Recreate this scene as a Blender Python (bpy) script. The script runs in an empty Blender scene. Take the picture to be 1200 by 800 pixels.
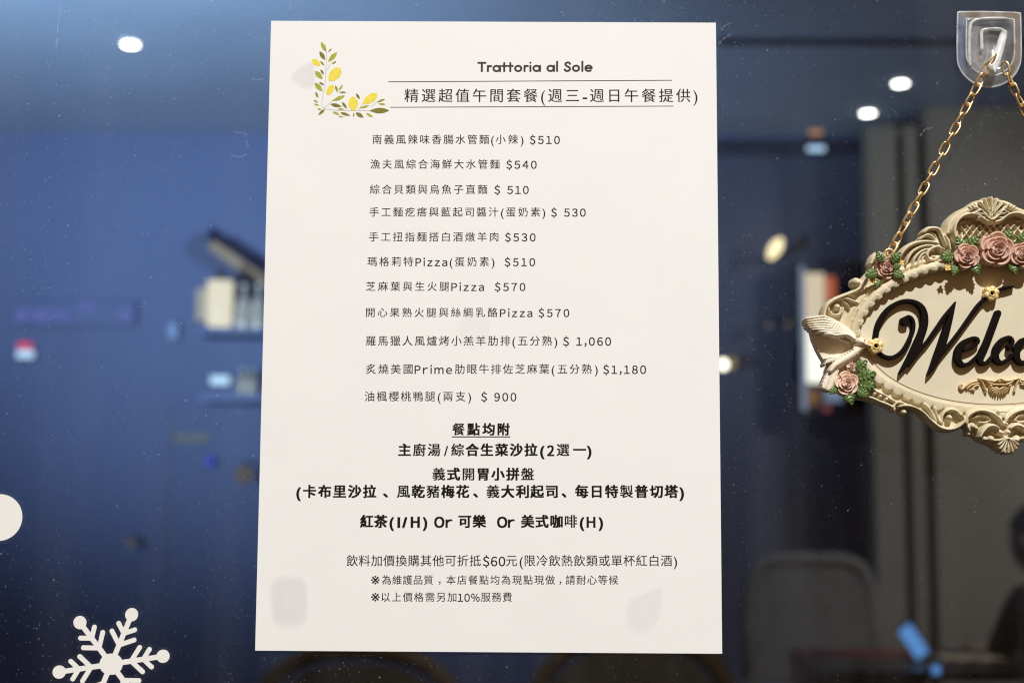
import bpy, math, random
import numpy as np
from mathutils import Vector, Matrix
random.seed(7)
rng = np.random.default_rng(7)
scene = bpy.context.scene
C = scene.collection

# ------------------------------------------------------------------ camera
CAM_P = (1.680525106990952, -0.006055387845533005, 0.004813418603127056)
CAM_Z = 1.20
CAM = Vector((0.013307255967762327, -0.6510895908530122, CAM_Z))
PZ = CAM_Z + 0.07731446184820372           # height of the middle of the menu sheet
cam_d = bpy.data.cameras.new('camera')
cam_d.lens = 50; cam_d.sensor_width = 36; cam_d.clip_start = 0.05; cam_d.clip_end = 100
cam = bpy.data.objects.new('camera', cam_d); C.objects.link(cam)
cam.location = CAM; cam.rotation_euler = CAM_P
cam_d.dof.use_dof = True; cam_d.dof.focus_distance = 0.652; cam_d.dof.aperture_fstop = 8.0
scene.camera = cam
RM = cam.rotation_euler.to_matrix()

# ------------------------------------------------------------------ world, lamps, exposure
world = bpy.data.worlds.new('World'); scene.world = world; world.use_nodes = True
bg = world.node_tree.nodes['Background']
bg.inputs[0].default_value = (1.0, 0.60, 0.33, 1); bg.inputs[1].default_value = 0.24
scene.view_settings.view_transform = 'Standard'; scene.view_settings.look = 'None'
scene.view_settings.exposure = 0; scene.view_settings.gamma = 1
scene.cycles.use_denoising = True; scene.cycles.filter_width = 1.15
scene.cycles.max_bounces = 10; scene.cycles.transparent_max_bounces = 16
scene.cycles.sample_clamp_indirect = 4.0

def lamp(name, kind, loc, target, energy, color, **kw):
    d = bpy.data.lights.new(name, kind); d.energy = energy; d.color = color
    for k, v in kw.items(): setattr(d, k, v)
    o = bpy.data.objects.new(name, d); C.objects.link(o); o.location = loc
    o.rotation_euler = (Vector(target) - Vector(loc)).to_track_quat('-Z', 'Y').to_euler()
    return o
# awning lamp over the door that lights the sheet and the plaque
lamp('awning_lamp', 'SPOT', (0.90, -3.6, PZ + 4.45), (0.10, 0, PZ - .42), 2120, (0.97, 0.99, 1.0), shadow_soft_size=0.07, spot_size=math.radians(17), spot_blend=0.5)
# unseen cool spot added to make the blue gradient on left ceiling and wall
lamp('blue_fill', 'SPOT', (-2.0, 2.0, 1.3), (-1.42, 5.2, 3.05), 930, (0.61, 0.81, 1.0), shadow_soft_size=0.3, spot_size=math.radians(84), spot_blend=1.0)
lamp('ceiling_fill', 'SPOT', (2.6, 2.6, 1.7), (1.3, 4.6, 3.03), 52, (0.95, 0.95, 1.0), shadow_soft_size=0.2, spot_size=math.radians(70), spot_blend=1.0)  # unseen weak spot added to lighten the right of the ceiling
# unseen warm fill added for the panels and chair on the right
lamp('right_fill', 'SPOT', (3.5, 3.2, 2.75), (2.5, 5.9, 1.35), 165, (1.0, 0.91, 0.83), shadow_soft_size=0.25, spot_size=math.radians(80), spot_blend=1.0)

lamp('chair_fill', 'SPOT', (0.5, 1.3, 2.75), (0.1, 2.7, 0.9), 22, (1.0, 0.82, 0.64), shadow_soft_size=0.1, spot_size=math.radians(42), spot_blend=1.0)  # unseen warm spot added to light the rims of the near chairs
# ------------------------------------------------------------------ helpers
def ray(px, py):
    d = Vector(((px - 600) / 1200 * 36 / 50, (400 - py) / 1200 * 36 / 50, -1.0))
    return RM @ d
def at(px, py, y):
    """world point seen at photo pixel (px, py) of the 1200x800 picture on the plane Y = y"""
    r = ray(px, py); t = (y - CAM.y) / r.y
    return CAM + r * t

def nodes_of(m): return m.node_tree.nodes, m.node_tree.links
def mat(name, color, rough=0.6, metal=0.0, var=0.0, scale=60.0, bump=0.0, bscale=400.0, coat=0.0, emit=None, estr=0.0, color2=None, spec=0.5):
    m = bpy.data.materials.new(name); m.use_nodes = True
    n, l = nodes_of(m); b = n['Principled BSDF']
    b.inputs['Base Color'].default_value = (*color, 1); b.inputs['Roughness'].default_value = rough
    b.inputs['Metallic'].default_value = metal; b.inputs['Coat Weight'].default_value = coat
    b.inputs['Specular IOR Level'].default_value = spec
    if emit: b.inputs['Emission Color'].default_value = (*emit, 1); b.inputs['Emission Strength'].default_value = estr
    tc = n.new('ShaderNodeTexCoord')
    if var or color2:
        nz = n.new('ShaderNodeTexNoise'); nz.inputs['Scale'].default_value = scale; nz.inputs['Detail'].default_value = 6
        l.new(tc.outputs['Object'], nz.inputs['Vector'])
        rp = n.new('ShaderNodeValToRGB'); rp.color_ramp.elements[0].position = .3; rp.color_ramp.elements[1].position = .72
        c2 = color2 or tuple(min(1, c * (1 + var)) for c in color)
        c1 = color if color2 else tuple(c * (1 - var) for c in color)
        rp.color_ramp.elements[0].color = (*c1, 1); rp.color_ramp.elements[1].color = (*c2, 1)
        l.new(nz.outputs['Fac'], rp.inputs['Fac']); l.new(rp.outputs['Color'], b.inputs['Base Color'])
    if bump:
        nb = n.new('ShaderNodeTexNoise'); nb.inputs['Scale'].default_value = bscale; nb.inputs['Detail'].default_value = 5
        l.new(tc.outputs['Object'], nb.inputs['Vector'])
        bp = n.new('ShaderNodeBump'); bp.inputs['Strength'].default_value = bump; bp.inputs['Distance'].default_value = 0.0006
        l.new(nb.outputs['Fac'], bp.inputs['Height']); l.new(bp.outputs['Normal'], b.inputs['Normal'])
    return m

def link_mesh(name, verts, faces, m=None, parent=None, smooth=False, loc=None):
    me = bpy.data.meshes.new(name); me.from_pydata([tuple(v) for v in verts], [], [tuple(f) for f in faces]); me.update()
    o = bpy.data.objects.new(name, me); C.objects.link(o)
    if m: me.materials.append(m)
    if parent: o.parent = parent
    if loc is not None: o.location = loc
    if smooth: me.polygons.foreach_set('use_smooth', [True] * len(me.polygons))
    return o
def empty(name, loc=(0, 0, 0), rot=(0, 0, 0)):
    o = bpy.data.objects.new(name, None); C.objects.link(o); o.location = loc; o.rotation_euler = rot
    o.empty_display_size = 0.02
    return o
def tag(o, label=None, cat=None, group=None, kind=None):
    for k, v in (('label', label), ('category', cat), ('group', group), ('kind', kind)):
        if v: o[k] = v
    return o

class MB:
    """collects shapes, then links them as one mesh"""
    def __init__(s): s.v = []; s.f = []
    def add(s, v, f):
        k = len(s.v); s.v += [tuple(x) for x in v]; s.f += [tuple(i + k for i in q) for q in f]; return s
    def box(s, a, b, bev=0.0):
        x0, y0, z0 = a; x1, y1, z1 = b
        if not bev:
            v = [(x, y, z) for z in (z0, z1) for y in (y0, y1) for x in (x0, x1)]
            return s.add(v, [(0, 2, 3, 1), (4, 5, 7, 6), (0, 1, 5, 4), (2, 6, 7, 3), (0, 4, 6, 2), (1, 3, 7, 5)])
        import bmesh
        bm = bmesh.new(); bmesh.ops.create_cube(bm, size=1)
        for q in bm.verts: q.co = Vector(((x0 + x1) / 2 + q.co.x * (x1 - x0), (y0 + y1) / 2 + q.co.y * (y1 - y0), (z0 + z1) / 2 + q.co.z * (z1 - z0)))
        bmesh.ops.bevel(bm, geom=bm.edges[:], offset=bev, segments=2, affect='EDGES', profile=.7)
        bm.verts.index_update()
        s.add([q.co[:] for q in bm.verts], [[q.index for q in f.verts] for f in bm.faces]); bm.free(); return s
    def tube(s, pts, r, n=10, closed=False, cap=True):
        pts = [Vector(p) for p in pts]; N = len(pts)
        rr = [r] * N if not hasattr(r, '__len__') else list(r)
        v = []; f = []; up = None
        for i, p in enumerate(pts):
            a = pts[(i - 1) % N] if closed or i > 0 else p; b = pts[(i + 1) % N] if closed or i < N - 1 else p
            t = (b - a).normalized()
            if up is None: up = t.orthogonal().normalized()
            else: up = (up - t * up.dot(t)).normalized()
            w = t.cross(up)
            for k in range(n):
                an = 2 * math.pi * k / n
                v.append(p + (up * math.cos(an) + w * math.sin(an)) * rr[i])
        for i in range(N if closed else N - 1):
            j = (i + 1) % N
            off = 0
            if closed and j == 0:   # match the twist at the seam
                best = min(range(n), key=lambda q: (v[(N - 1) * n] - v[q]).length); off = best
            for k in range(n):
                f.append((i * n + k, i * n + (k + 1) % n, j * n + (k + 1 + off) % n, j * n + (k + off) % n))
        if cap and not closed:
            f.append(tuple(range(n))[::-1]); f.append(tuple((N - 1) * n + k for k in range(n)))
        return s.add(v, f)
    def lathe(s, prof, n=28, c=(0, 0, 0)):
        v = []; f = []
        for r, z in prof:
            for k in range(n):
                a = 2 * math.pi * k / n; v.append((c[0] + r * math.cos(a), c[1] + r * math.sin(a), c[2] + z))
        for i in range(len(prof) - 1):
            for k in range(n): f.append((i * n + k, i * n + (k + 1) % n, (i + 1) * n + (k + 1) % n, (i + 1) * n + k))
        f.append(tuple(range(n))[::-1]); f.append(tuple((len(prof) - 1) * n + k for k in range(n)))
        return s.add(v, f)
    def prism(s, poly, z0, z1):
        n = len(poly); v = [(x, y, z0) for x, y in poly] + [(x, y, z1) for x, y in poly]
        f = [tuple(range(n))[::-1], tuple(range(n, 2 * n))] + [(i, (i + 1) % n, n + (i + 1) % n, n + i) for i in range(n)]
        return s.add(v, f)
    def build(s, name, m, parent=None, smooth=False, loc=None): return link_mesh(name, s.v, s.f, m, parent, smooth, loc)

def spline(pts, per=10, closed=False):
    """Catmull-Rom through rows of any width (x, y, radius ...)"""
    P = np.array(pts, float)
    if len(P) < 3 and not closed:
        t = np.linspace(0, 1, per * 2)[:, None]; return P[0] * (1 - t) + P[-1] * t
    if closed: P = np.vstack([P[-1], P, P[0], P[1]])
    else: P = np.vstack([2 * P[0] - P[1], P, 2 * P[-1] - P[-2]])
    out = []
    for i in range(1, len(P) - 2):
        t = np.linspace(0, 1, per, endpoint=False)[:, None]
        p0, p1, p2, p3 = P[i - 1], P[i], P[i + 1], P[i + 2]
        out.append(.5 * (2 * p1 + (p2 - p0) * t + (2 * p0 - 5 * p1 + 4 * p2 - p3) * t ** 2 + (3 * p1 - p0 - 3 * p2 + p3) * t ** 3))
    out.append(P[-2:-1])
    return np.vstack(out)

def grid_mesh(name, X, Y, Z, D, m, parent, smooth=True, back=0.0, only_top=False):
    """surface over the grid cells where D < 0; the rim is pulled onto D = 0 and closed down to z = back"""
    ny, nx = D.shape; st = X[0, 1] - X[0, 0]
    ins = D < 0
    cell = (ins[:-1, :-1].astype(int) + ins[1:, :-1] + ins[:-1, 1:] + ins[1:, 1:]) >= 2
    used = np.zeros_like(ins); used[:-1, :-1] |= cell; used[1:, :-1] |= cell; used[:-1, 1:] |= cell; used[1:, 1:] |= cell
    full = np.zeros(D.shape, int); full[:-1, :-1] += cell; full[1:, :-1] += cell; full[:-1, 1:] += cell; full[1:, 1:] += cell
    rim = used & (full < 4)
    gy, gx = np.gradient(D, st); g2 = np.maximum(gx * gx + gy * gy, .25)
    mx = np.clip(-D * gx / g2, -st * .95, st * .95); my = np.clip(-D * gy / g2, -st * .95, st * .95)
    X = np.where(rim, X + mx, X); Y = np.where(rim, Y + my, Y)
    idx = -np.ones(D.shape, int); k = int(used.sum()); idx[used] = np.arange(k)
    V = np.c_[X[used], Y[used], Z[used]]
    a = idx[:-1, :-1][cell]; b = idx[:-1, 1:][cell]; c = idx[1:, 1:][cell]; d = idx[1:, :-1][cell]
    F = np.c_[a, b, c, d]
    if not only_top:
        E = np.vstack([F[:, [0, 1]], F[:, [1, 2]], F[:, [2, 3]], F[:, [3, 0]]])
        key = np.sort(E, 1); kk = key[:, 0].astype(np.int64) * (k + 1) + key[:, 1]
        u, first, cnt = np.unique(kk, return_index=True, return_counts=True)
        B = E[first[cnt == 1]]
        rv = np.unique(B); mp = -np.ones(k, int); mp[rv] = k + np.arange(len(rv))
        low = V[rv].copy(); low[:, 2] = back
        V = np.vstack([V, low])
        F = np.vstack([F, np.c_[B[:, 1], B[:, 0], mp[B[:, 0]], mp[B[:, 1]]]])
    me = bpy.data.meshes.new(name)
    me.vertices.add(len(V)); me.vertices.foreach_set('co', V.astype(np.float32).ravel())
    me.loops.add(F.size); me.loops.foreach_set('vertex_index', F.astype(np.int32).ravel())
    me.polygons.add(len(F)); me.polygons.foreach_set('loop_start', np.arange(0, F.size, 4, dtype=np.int32))
    me.polygons.foreach_set('use_smooth', np.ones(len(F), bool) if smooth else np.zeros(len(F), bool))
    me.update(calc_edges=True); me.validate()
    o = bpy.data.objects.new(name, me); C.objects.link(o)
    if m: me.materials.append(m)
    o.parent = parent
    return o

class Field:
    """height field stamped with domes (relief) and a signed distance (outline)"""
    def __init__(s, x0, x1, y0, y1, st):
        s.st = st; s.xs = np.arange(x0, x1 + st, st); s.ys = np.arange(y0, y1 + st, st)
        s.X, s.Y = np.meshgrid(s.xs, s.ys); s.H = np.full(s.X.shape, -1.0); s.D = np.full(s.X.shape, 1.0)
    def win(s, x, y, r):
        i0 = max(0, int((x - r - s.xs[0]) / s.st)); i1 = min(len(s.xs), int((x + r - s.xs[0]) / s.st) + 2)
        j0 = max(0, int((y - r - s.ys[0]) / s.st)); j1 = min(len(s.ys), int((y + r - s.ys[0]) / s.st) + 2)
        return slice(j0, j1), slice(i0, i1)
    def dome(s, x, y, r, base, h, p=0.5):
        w = s.win(x, y, r)
        d2 = ((s.X[w] - x) ** 2 + (s.Y[w] - y) ** 2) / (r * r)
        val = np.where(d2 < 1, base + h * np.maximum(0, 1 - d2) ** p, -1)
        s.H[w] = np.maximum(s.H[w], val)
    def stroke(s, pts, base, h, per=14, p=0.5, closed=False):
        for x, y, r in dense(spline(pts, per, closed), s.st * .9): 
            if r > 0: s.dome(x, y, r, base, h, p)
    def sd_stroke(s, pts, per=12, closed=False, grow=0.0):
        Q = spline(pts, per, closed)
        for a, b in zip(Q[:-1], Q[1:]):
            R = max(a[2], b[2]) + grow; L = math.hypot(b[0] - a[0], b[1] - a[1])
            w = s.win((a[0] + b[0]) / 2, (a[1] + b[1]) / 2, R + L / 2 + 4 * s.st)
            dx, dy = b[0] - a[0], b[1] - a[1]
            t = np.clip(((s.X[w] - a[0]) * dx + (s.Y[w] - a[1]) * dy) / max(L * L, 1e-12), 0, 1)
            d = np.hypot(s.X[w] - a[0] - t * dx, s.Y[w] - a[1] - t * dy) - (a[2] + (b[2] - a[2]) * t) - grow
            s.D[w] = np.minimum(s.D[w], d)
    def inside(s, poly):
        P = np.array(poly); r = np.zeros(s.X.shape, bool)
        for (xa, ya), (xb, yb) in zip(P, np.roll(P, -1, 0)):
            c = ((ya > s.Y) != (yb > s.Y)) & (s.X < (xb - xa) * (s.Y - ya) / (yb - ya + 1e-15) + xa)
            r ^= c
        return r
    def flat(s, name, m, parent, h, bev=0.0, back=0.0, smooth=False):
        Z = h - np.maximum(0, s.D + bev) if bev else np.full(s.X.shape, h)
        return grid_mesh(name, s.X, s.Y, np.maximum(Z, back), s.D, m, parent, smooth, back)
    def relief(s, name, m, parent, back=0.0, blur=1):
        H = s.H.copy()
        for _ in range(blur):
            P = np.pad(H, 1, mode='edge'); ok = H > 0
            A = (4 * P[1:-1, 1:-1] + P[:-2, 1:-1] + P[2:, 1:-1] + P[1:-1, :-2] + P[1:-1, 2:]) / 8
            nb = (P[:-2, 1:-1] > 0) & (P[2:, 1:-1] > 0) & (P[1:-1, :-2] > 0) & (P[1:-1, 2:] > 0)
            H = np.where(ok & nb, A, H)
        D = np.where(H > 0, -s.st * .5, s.st * .5)
        # soften the stair-stepped outline
        for _ in range(3):
            P = np.pad(D, 1, mode='edge')
            D = (2 * P[1:-1, 1:-1] + P[:-2, 1:-1] + P[2:, 1:-1] + P[1:-1, :-2] + P[1:-1, 2:]) / 6
        Hf = np.where(H > 0, H, 0)
        P = np.pad(Hf, 1, mode='edge'); mx = np.maximum.reduce([P[:-2, 1:-1], P[2:, 1:-1], P[1:-1, :-2], P[1:-1, 2:]])
        Hf = np.where(H > 0, H, mx * .9)
        return grid_mesh(name, s.X, s.Y, Hf, D, m, parent, True, back)

def dense(Q, st):
    out = [Q[0]]
    for a, b in zip(Q[:-1], Q[1:]):
        n = max(1, int(math.hypot(b[0] - a[0], b[1] - a[1]) / st))
        for i in range(1, n + 1): out.append(a + (b - a) * i / n)
    return out

# ------------------------------------------------------------------ materials
M = {}
def paint_room(name, color, **k): M[name] = mat(name, color, **k)
paint_room('ceiling_paint', (0.27, 0.325, 0.46), rough=.85, var=.05, scale=2)
paint_room('navy_paint', (0.098, 0.132, 0.275), rough=.7, var=.06, scale=1.5)
paint_room('dark_navy', (0.016, 0.024, 0.06), rough=.6, var=.1, scale=4)
paint_room('fascia_navy', (0.055, 0.075, 0.16), rough=.7, var=.08, scale=3)
paint_room('grey_panel', (0.20, 0.185, 0.165), rough=.7, var=.10, scale=2)
paint_room('floor_wood', (0.06, 0.045, 0.035), rough=.5, var=.2, scale=8)
paint_room('black_metal', (0.02, 0.02, 0.022), rough=.4)
paint_room('white_trim', (0.7, 0.7, 0.68), rough=.5)
paint_room('chair_fabric', (0.20, 0.195, 0.19), rough=.9, var=.2, scale=30)
paint_room('chair_wood', (0.20, 0.14, 0.09), rough=.5, var=.2, scale=20)
paint_room('table_wood', (0.05, 0.04, 0.035), rough=.35, var=.2, scale=15)
paint_room('red_cloth', (0.20, 0.035, 0.04), rough=.9, var=.2, scale=20)
paint_room('paper_napkin', (0.62, 0.5, 0.36), rough=.9, var=.1)
paint_room('dark_coat', (0.012, 0.012, 0.014), rough=.9, var=.3, scale=20)
paint_room('skin', (0.5, 0.32, 0.22), rough=.55, var=.06)
paint_room('hair', (0.012, 0.010, 0.009), rough=.6)
paint_room('bottle_glass', (0.10, 0.10, 0.09), rough=.08)
paint_room('oak_beam', (0.30, 0.20, 0.13), rough=.6, var=.15, scale=12)
def glow(name, color, s): M[name] = mat(name, (0.02, 0.02, 0.02), emit=color, estr=s)
glow('lamp_white', (1.0, 0.97, 0.88), 10.0)
glow('lamp_warm', (1.0, 0.80, 0.45), 1.6)
glow('lamp_bulb', (1.0, 0.92, 0.72), 3.5)
glow('shade_warm', (1.0, 0.90, 0.70), 0.85)
glow('led_ice', (0.50, 0.74, 1.0), 1.1)
glow('led_blue', (0.22, 0.42, 0.95), 0.55)
glow('led_deep_blue', (0.02, 0.05, 0.8), 0.7)
glow('led_red', (0.9, 0.05, 0.16), 0.8)
glow('led_violet', (0.12, 0.15, 0.55), 0.62)
glow('led_orange', (0.9, 0.42, 0.16), 0.5)
glow('case_white', (1.0, 0.93, 0.80), 1.25)
glow('case_cream', (0.95, 0.74, 0.52), 0.75)
glow('case_blue', (0.42, 0.52, 0.72), 0.42)
glow('case_red', (0.85, 0.20, 0.09), 0.55)
glow('case_brown', (0.55, 0.26, 0.10), 0.30)
glow('case_pink', (0.70, 0.16, 0.22), 0.26)
glow('screen_blue', (0.16, 0.42, 0.95), 0.62)
glow('bulb_dim', (0.5, 0.42, 0.36), 0.16)
# ------------------------------------------------------------------ the room behind the glass
CEIL = at(600, 158, 6.5).z
def slab(name, a, b, m): return tag(MB().box(a, b).build(name, M[m]), kind='structure')
slab('floor', (-6, 0.03, -0.1), (6, 8, 0), 'floor_wood')
slab('pavement', (-6, -4.5, -0.12), (6, 0.026, -0.02), 'floor_wood')
slab('ceiling', (-6, 0.03, CEIL), (6, 8, CEIL + .1), 'ceiling_paint')
slab('back_wall', (-6, 6.5, 0), (6, 6.6, CEIL), 'navy_paint')
slab('wall_left', (-6.1, 0.03, 0), (-6, 6.6, CEIL), 'navy_paint')
slab('wall_right', (6, 0.03, 0), (6.1, 6.6, CEIL), 'grey_panel')
fw = MB()
for a_, b_ in (((-6, .0, 0), (-.47, .12, CEIL)), ((.47, .0, 0), (6, .12, CEIL)), ((-.47, .0, 0), (.47, .12, PZ - .93)), ((-.47, .0, PZ + .95), (.47, .12, CEIL))): fw.box(a_, b_)
tag(fw.build('front_block_wall', M['dark_navy']), kind='structure')  # unseen wall round the pane, added to keep outside fill light out
gx = lambda px, Y: at(px, 400, Y).x
cor = MB()
a, b = at(640, 172, 6.45), at(1094, 160, 6.45)
cor.box((a.x, 6.44, a.z - .035), (b.x, 6.5, a.z + .015)); cor.box((a.x, 6.46, CEIL - .07), (b.x, 6.5, CEIL - .03))
tag(cor.build('wall_moulding', M['dark_navy']), kind='structure')
tag(MB().box((at(845, 55, 4.95).x, 4.94, CEIL - .012), (5.9, 5.0, CEIL - .001)).build('ceiling_track', M['dark_navy']), kind='structure')
paint_room('dimmed_navy', (0.058, 0.072, 0.135), rough=.6, var=.08, scale=2)
tag(MB().box((gx(690, 6.46), 6.462, 0), (gx(1030, 6.46), 6.497, at(900, 181, 6.46).z)).build('dim_wall_panel', M['dimmed_navy']), kind='structure')  # darker navy slab stands in for shade on the right back wall
pw = MB()
for x0, x1 in ((1023, 1056), (1065, 1081), (1092, 1800)):
    pw.box((gx(x0, 5.95), 5.95, 0), (gx(x1, 5.95), 6.08, CEIL - .09 if x0 < 1090 else CEIL - .002))
tag(pw.build('panel_wall', M['grey_panel']), kind='structure')
tag(MB().box((gx(1024, 6.1), 6.082, 0), (gx(1780, 6.1), 6.16, CEIL - .1)).build('wall_backing', M['dark_navy']), kind='structure')

# recessed ceiling lamps: where the ray meets the ceiling
def on_ceiling(px, py):
    r = ray(px, py); t = (CEIL - CAM.z) / r.z; return CAM + r * t
for px, py, lab in ((153, 49, 'round lit ceiling spot alone above the blue left side'), (1055, 95, 'higher of the two lit round ceiling spots left of the clear hook'), (1017, 130, 'lower of the two lit round ceiling spots left of the clear hook')):
    p = on_ceiling(px, py)
    t = tag(empty('ceiling_spot', p), lab, 'ceiling lamp', 'round lamps in the ceiling')
    ring = [(.036, -.003), (.045, -.003), (.045, .002), (.036, .002)]
    rg = MB().lathe([(.031, -.012), (.037, -.010), (.039, -.001)]).build('rim', M['white_trim'], t)
    MB().lathe([(.031, -.016), (.032, -.0125)]).build('diffuser', M['lamp_white'], t)

def box_at(x0, y0, x1, y1, Y, depth=.03, bev=.0):
    a = at(x0, y1, Y); b = at(x1, y0, Y)
    return (a.x, Y, a.z), (b.x, Y + depth, b.z)
def small_box(name, x0, y0, x1, y1, Y, m, lab, cat, depth=.03, group=None, case='black_metal'):
    a, b = box_at(x0, y0, x1, y1, Y, depth)
    t = tag(empty(name, ((a[0] + b[0]) / 2, Y, a[2])), lab, cat, group)
    c = Vector(t.location)
    MB().box((a[0] - c.x, 0, 0), (b[0] - c.x, depth, b[2] - a[2]), .006).build('light_panel', M[m], t)
    MB().box((a[0] - c.x - .004, depth + .001, -.004), (b[0] - c.x + .004, depth + .03, b[2] - a[2] + .004), .004).build('housing', M[case], t)
    return t

# lit tube strips on the wall moulding
small_box('strip_light', 949, 152, 964, 157, 6.38, 'led_orange', 'tiny orange strip light on the dark moulding', 'light')
small_box('strip_light', 947, 171, 967, 176, 6.38, 'led_ice', 'tiny white blue strip light just below the orange strip', 'light')
small_box('led_light', 196, 378, 208, 396, 6.43, 'led_blue', 'small upright blue light left of the lit shade', 'light')
small_box('led_light', 246, 440, 268, 450, 6.0, 'led_ice', 'small pale blue lozenge light below the lit shade', 'light')
small_box('led_light', 241, 536, 249, 545, 6.43, 'led_deep_blue', 'tiny deep blue indicator light low beside the door frame', 'light')
t = small_box('beacon', 19, 410, 38, 419, 6.43, 'led_ice', 'small red over pale blue beacon light at the far left', 'light')
a, b = box_at(20, 401, 36, 408.5, 6.43, .03); c = t.location
MB().box((a[0] - c.x, 0, a[2] - c.z), (b[0] - c.x, .03, b[2] - c.z), .006).build('light_panel', M['led_red'], t)['label'] = 'red upper light'
# violet sign strip made of dim cells
a, b = box_at(16, 352, 158, 380, 6.43, .04)
t = tag(empty('led_sign', ((a[0] + b[0]) / 2, 6.43, a[2])), 'long dim violet blue light strip on the left wall', 'light strip')
c = t.location
MB().box((a[0] - c.x, .02, 0), (b[0] - c.x, .06, b[2] - a[2]), .01).build('housing', M['navy_paint'], t)
for x0, x1, y0, y1, mm in ((18, 34, 362, 375, 'led_violet'), (40, 58, 362, 377, 'led_violet'), (64, 80, 364, 375, 'led_violet'), (90, 112, 353, 362, 'led_violet'), (138, 156, 363, 374, 'led_violet')):
    p, q = box_at(x0, y0, x1, y1, 6.43, .02)
    MB().box((p[0] - c.x, -.005, p[2] - c.z), (q[0] - c.x, .019, q[2] - c.z), .004).build('light_cell', M[mm], t)

# lit shade below a sloping beam, shelf with bottles
p = at(257, 382, 5.9); h = at(257, 330, 5.9).z - p.z
t = tag(empty('wall_lamp', p), 'lit cream cylinder shade under the sloping beam', 'lamp')
MB().lathe([(.055, 0), (.058, .004), (.060, h), (.055, h)]).build('lamp_shade', M['shade_warm'], t, True)
MB().lathe([(.02, 0), (.02, .05)], 14, (0, 0, h + .001)).build('lamp_holder', M['black_metal'], t, True)
MB().box((-.02, .061, h * .4), (.02, .30, h * .55), .004).build('wall_bracket', M['black_metal'], t)
p = at(238, 376, 5.98); h2 = at(238, 336, 5.98).z - p.z
t = tag(empty('wall_panel', p), 'dim cream panel glowing beside the cylinder shade', 'panel')
MB().box((-.04, .02, 0), (.035, .05, h2), .004).build('backing_board', M['oak_beam'], t)
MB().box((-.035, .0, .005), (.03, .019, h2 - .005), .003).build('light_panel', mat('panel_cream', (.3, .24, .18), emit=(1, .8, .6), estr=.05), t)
q0, q1 = at(248, 284, 6.22), at(345, 350, 6.22)
bm_ = MB(); d = (q1 - q0); nrm = Vector((d.z, 0, -d.x)).normalized() * .035
v = [q0 + nrm, q1 + nrm, q1 - nrm * .4, q0 - nrm * .4]
bm_.add([(*x,) for x in v] + [(x.x, x.y + .25, x.z) for x in v], [(0, 1, 2, 3), (7, 6, 5, 4), (0, 4, 5, 1), (1, 5, 6, 2), (2, 6, 7, 3), (3, 7, 4, 0)])
t = bm_.build('canopy_beam', M['oak_beam']); tag(t, 'sloping light wood beam running down behind the sheet edge', 'beam')
q0, q1 = at(222, 282, 6.25), at(335, 360, 6.25); d = (q1 - q0); nrm = Vector((d.z, 0, -d.x)).normalized() * .06
v = [q0 + nrm, q1 + nrm, q1 - nrm, q0 - nrm]
tag(MB().add([(*x,) for x in v] + [(x.x, x.y + .2, x.z) for x in v], [(0, 1, 2, 3), (7, 6, 5, 4), (0, 4, 5, 1), (1, 5, 6, 2), (2, 6, 7, 3), (3, 7, 4, 0)]).build('canopy_fascia', M['fascia_navy']), 'dark sloping board under the light wood beam', 'board')
a, b = box_at(232, 462, 420, 470, 5.75, .25)
tag(MB().box(a, b, .005).build('bar_shelf', M['navy_paint']), 'long dark shelf behind the lower left of the sheet', 'shelf')
a2, b2 = box_at(232, 386, 420, 391, 5.85, .25)
tag(MB().box(a2, b2, .005).build('bar_shelf', M['navy_paint']), 'short dark upper shelf holding the tall bottles', 'shelf')
def bottle(px, py, Y, hgt, r, z0, m='bottle_glass', lab='', grp='bottles and glasses on the bar shelves'):
    p = at(px, py, Y); p.z = z0
    t = tag(empty('bottle', p), lab, 'bottle', grp)
    MB().lathe([(r * .9, 0), (r, .01), (r, hgt * .55), (r * .8, hgt * .65), (r * .33, hgt * .75), (r * .33, hgt * .97)], 18).build('glass_body', M[m], t, True)
    MB().lathe([(r * .38, hgt * .972), (r * .38, hgt * 1.04)], 14).build('cap', M['white_trim'], t, True)
glow('bottle_lit', (1.0, .93, .8), .2)
M['bottle_glow'] = mat('bottle_glow', (.30, .29, .27), rough=.2, emit=(1, .9, .75), estr=.06)  # faint emission stands in for light caught by the bottles
for px, lab in ((285, 'pale tall bottle standing next to the lit shade'), (302, 'pale bottle close to the sheet edge on the upper shelf')):
    bottle(px, 386, 5.93, .21, .036, b2[2] + .001, 'bottle_glow', lab)
for px, lab in ((284, 'first small pale jar on the lower shelf'), (295, 'second small pale jar on the lower shelf')):
    bottle(px, 462, 5.9, .12, .026, b[2] + .001, 'bottle_glow', lab)
# frame of a door in the left part of the wall
df = MB(); a, b = box_at(193, 470, 201, 690, 6.485, .015); df.box(a, b); a, b = box_at(203, 508, 246, 517, 6.487, .013); df.box(a, b)
tag(df.build('door_frame', M['grey_panel']), 'faint grey blue door frame on the lower left wall', 'door frame')

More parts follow.
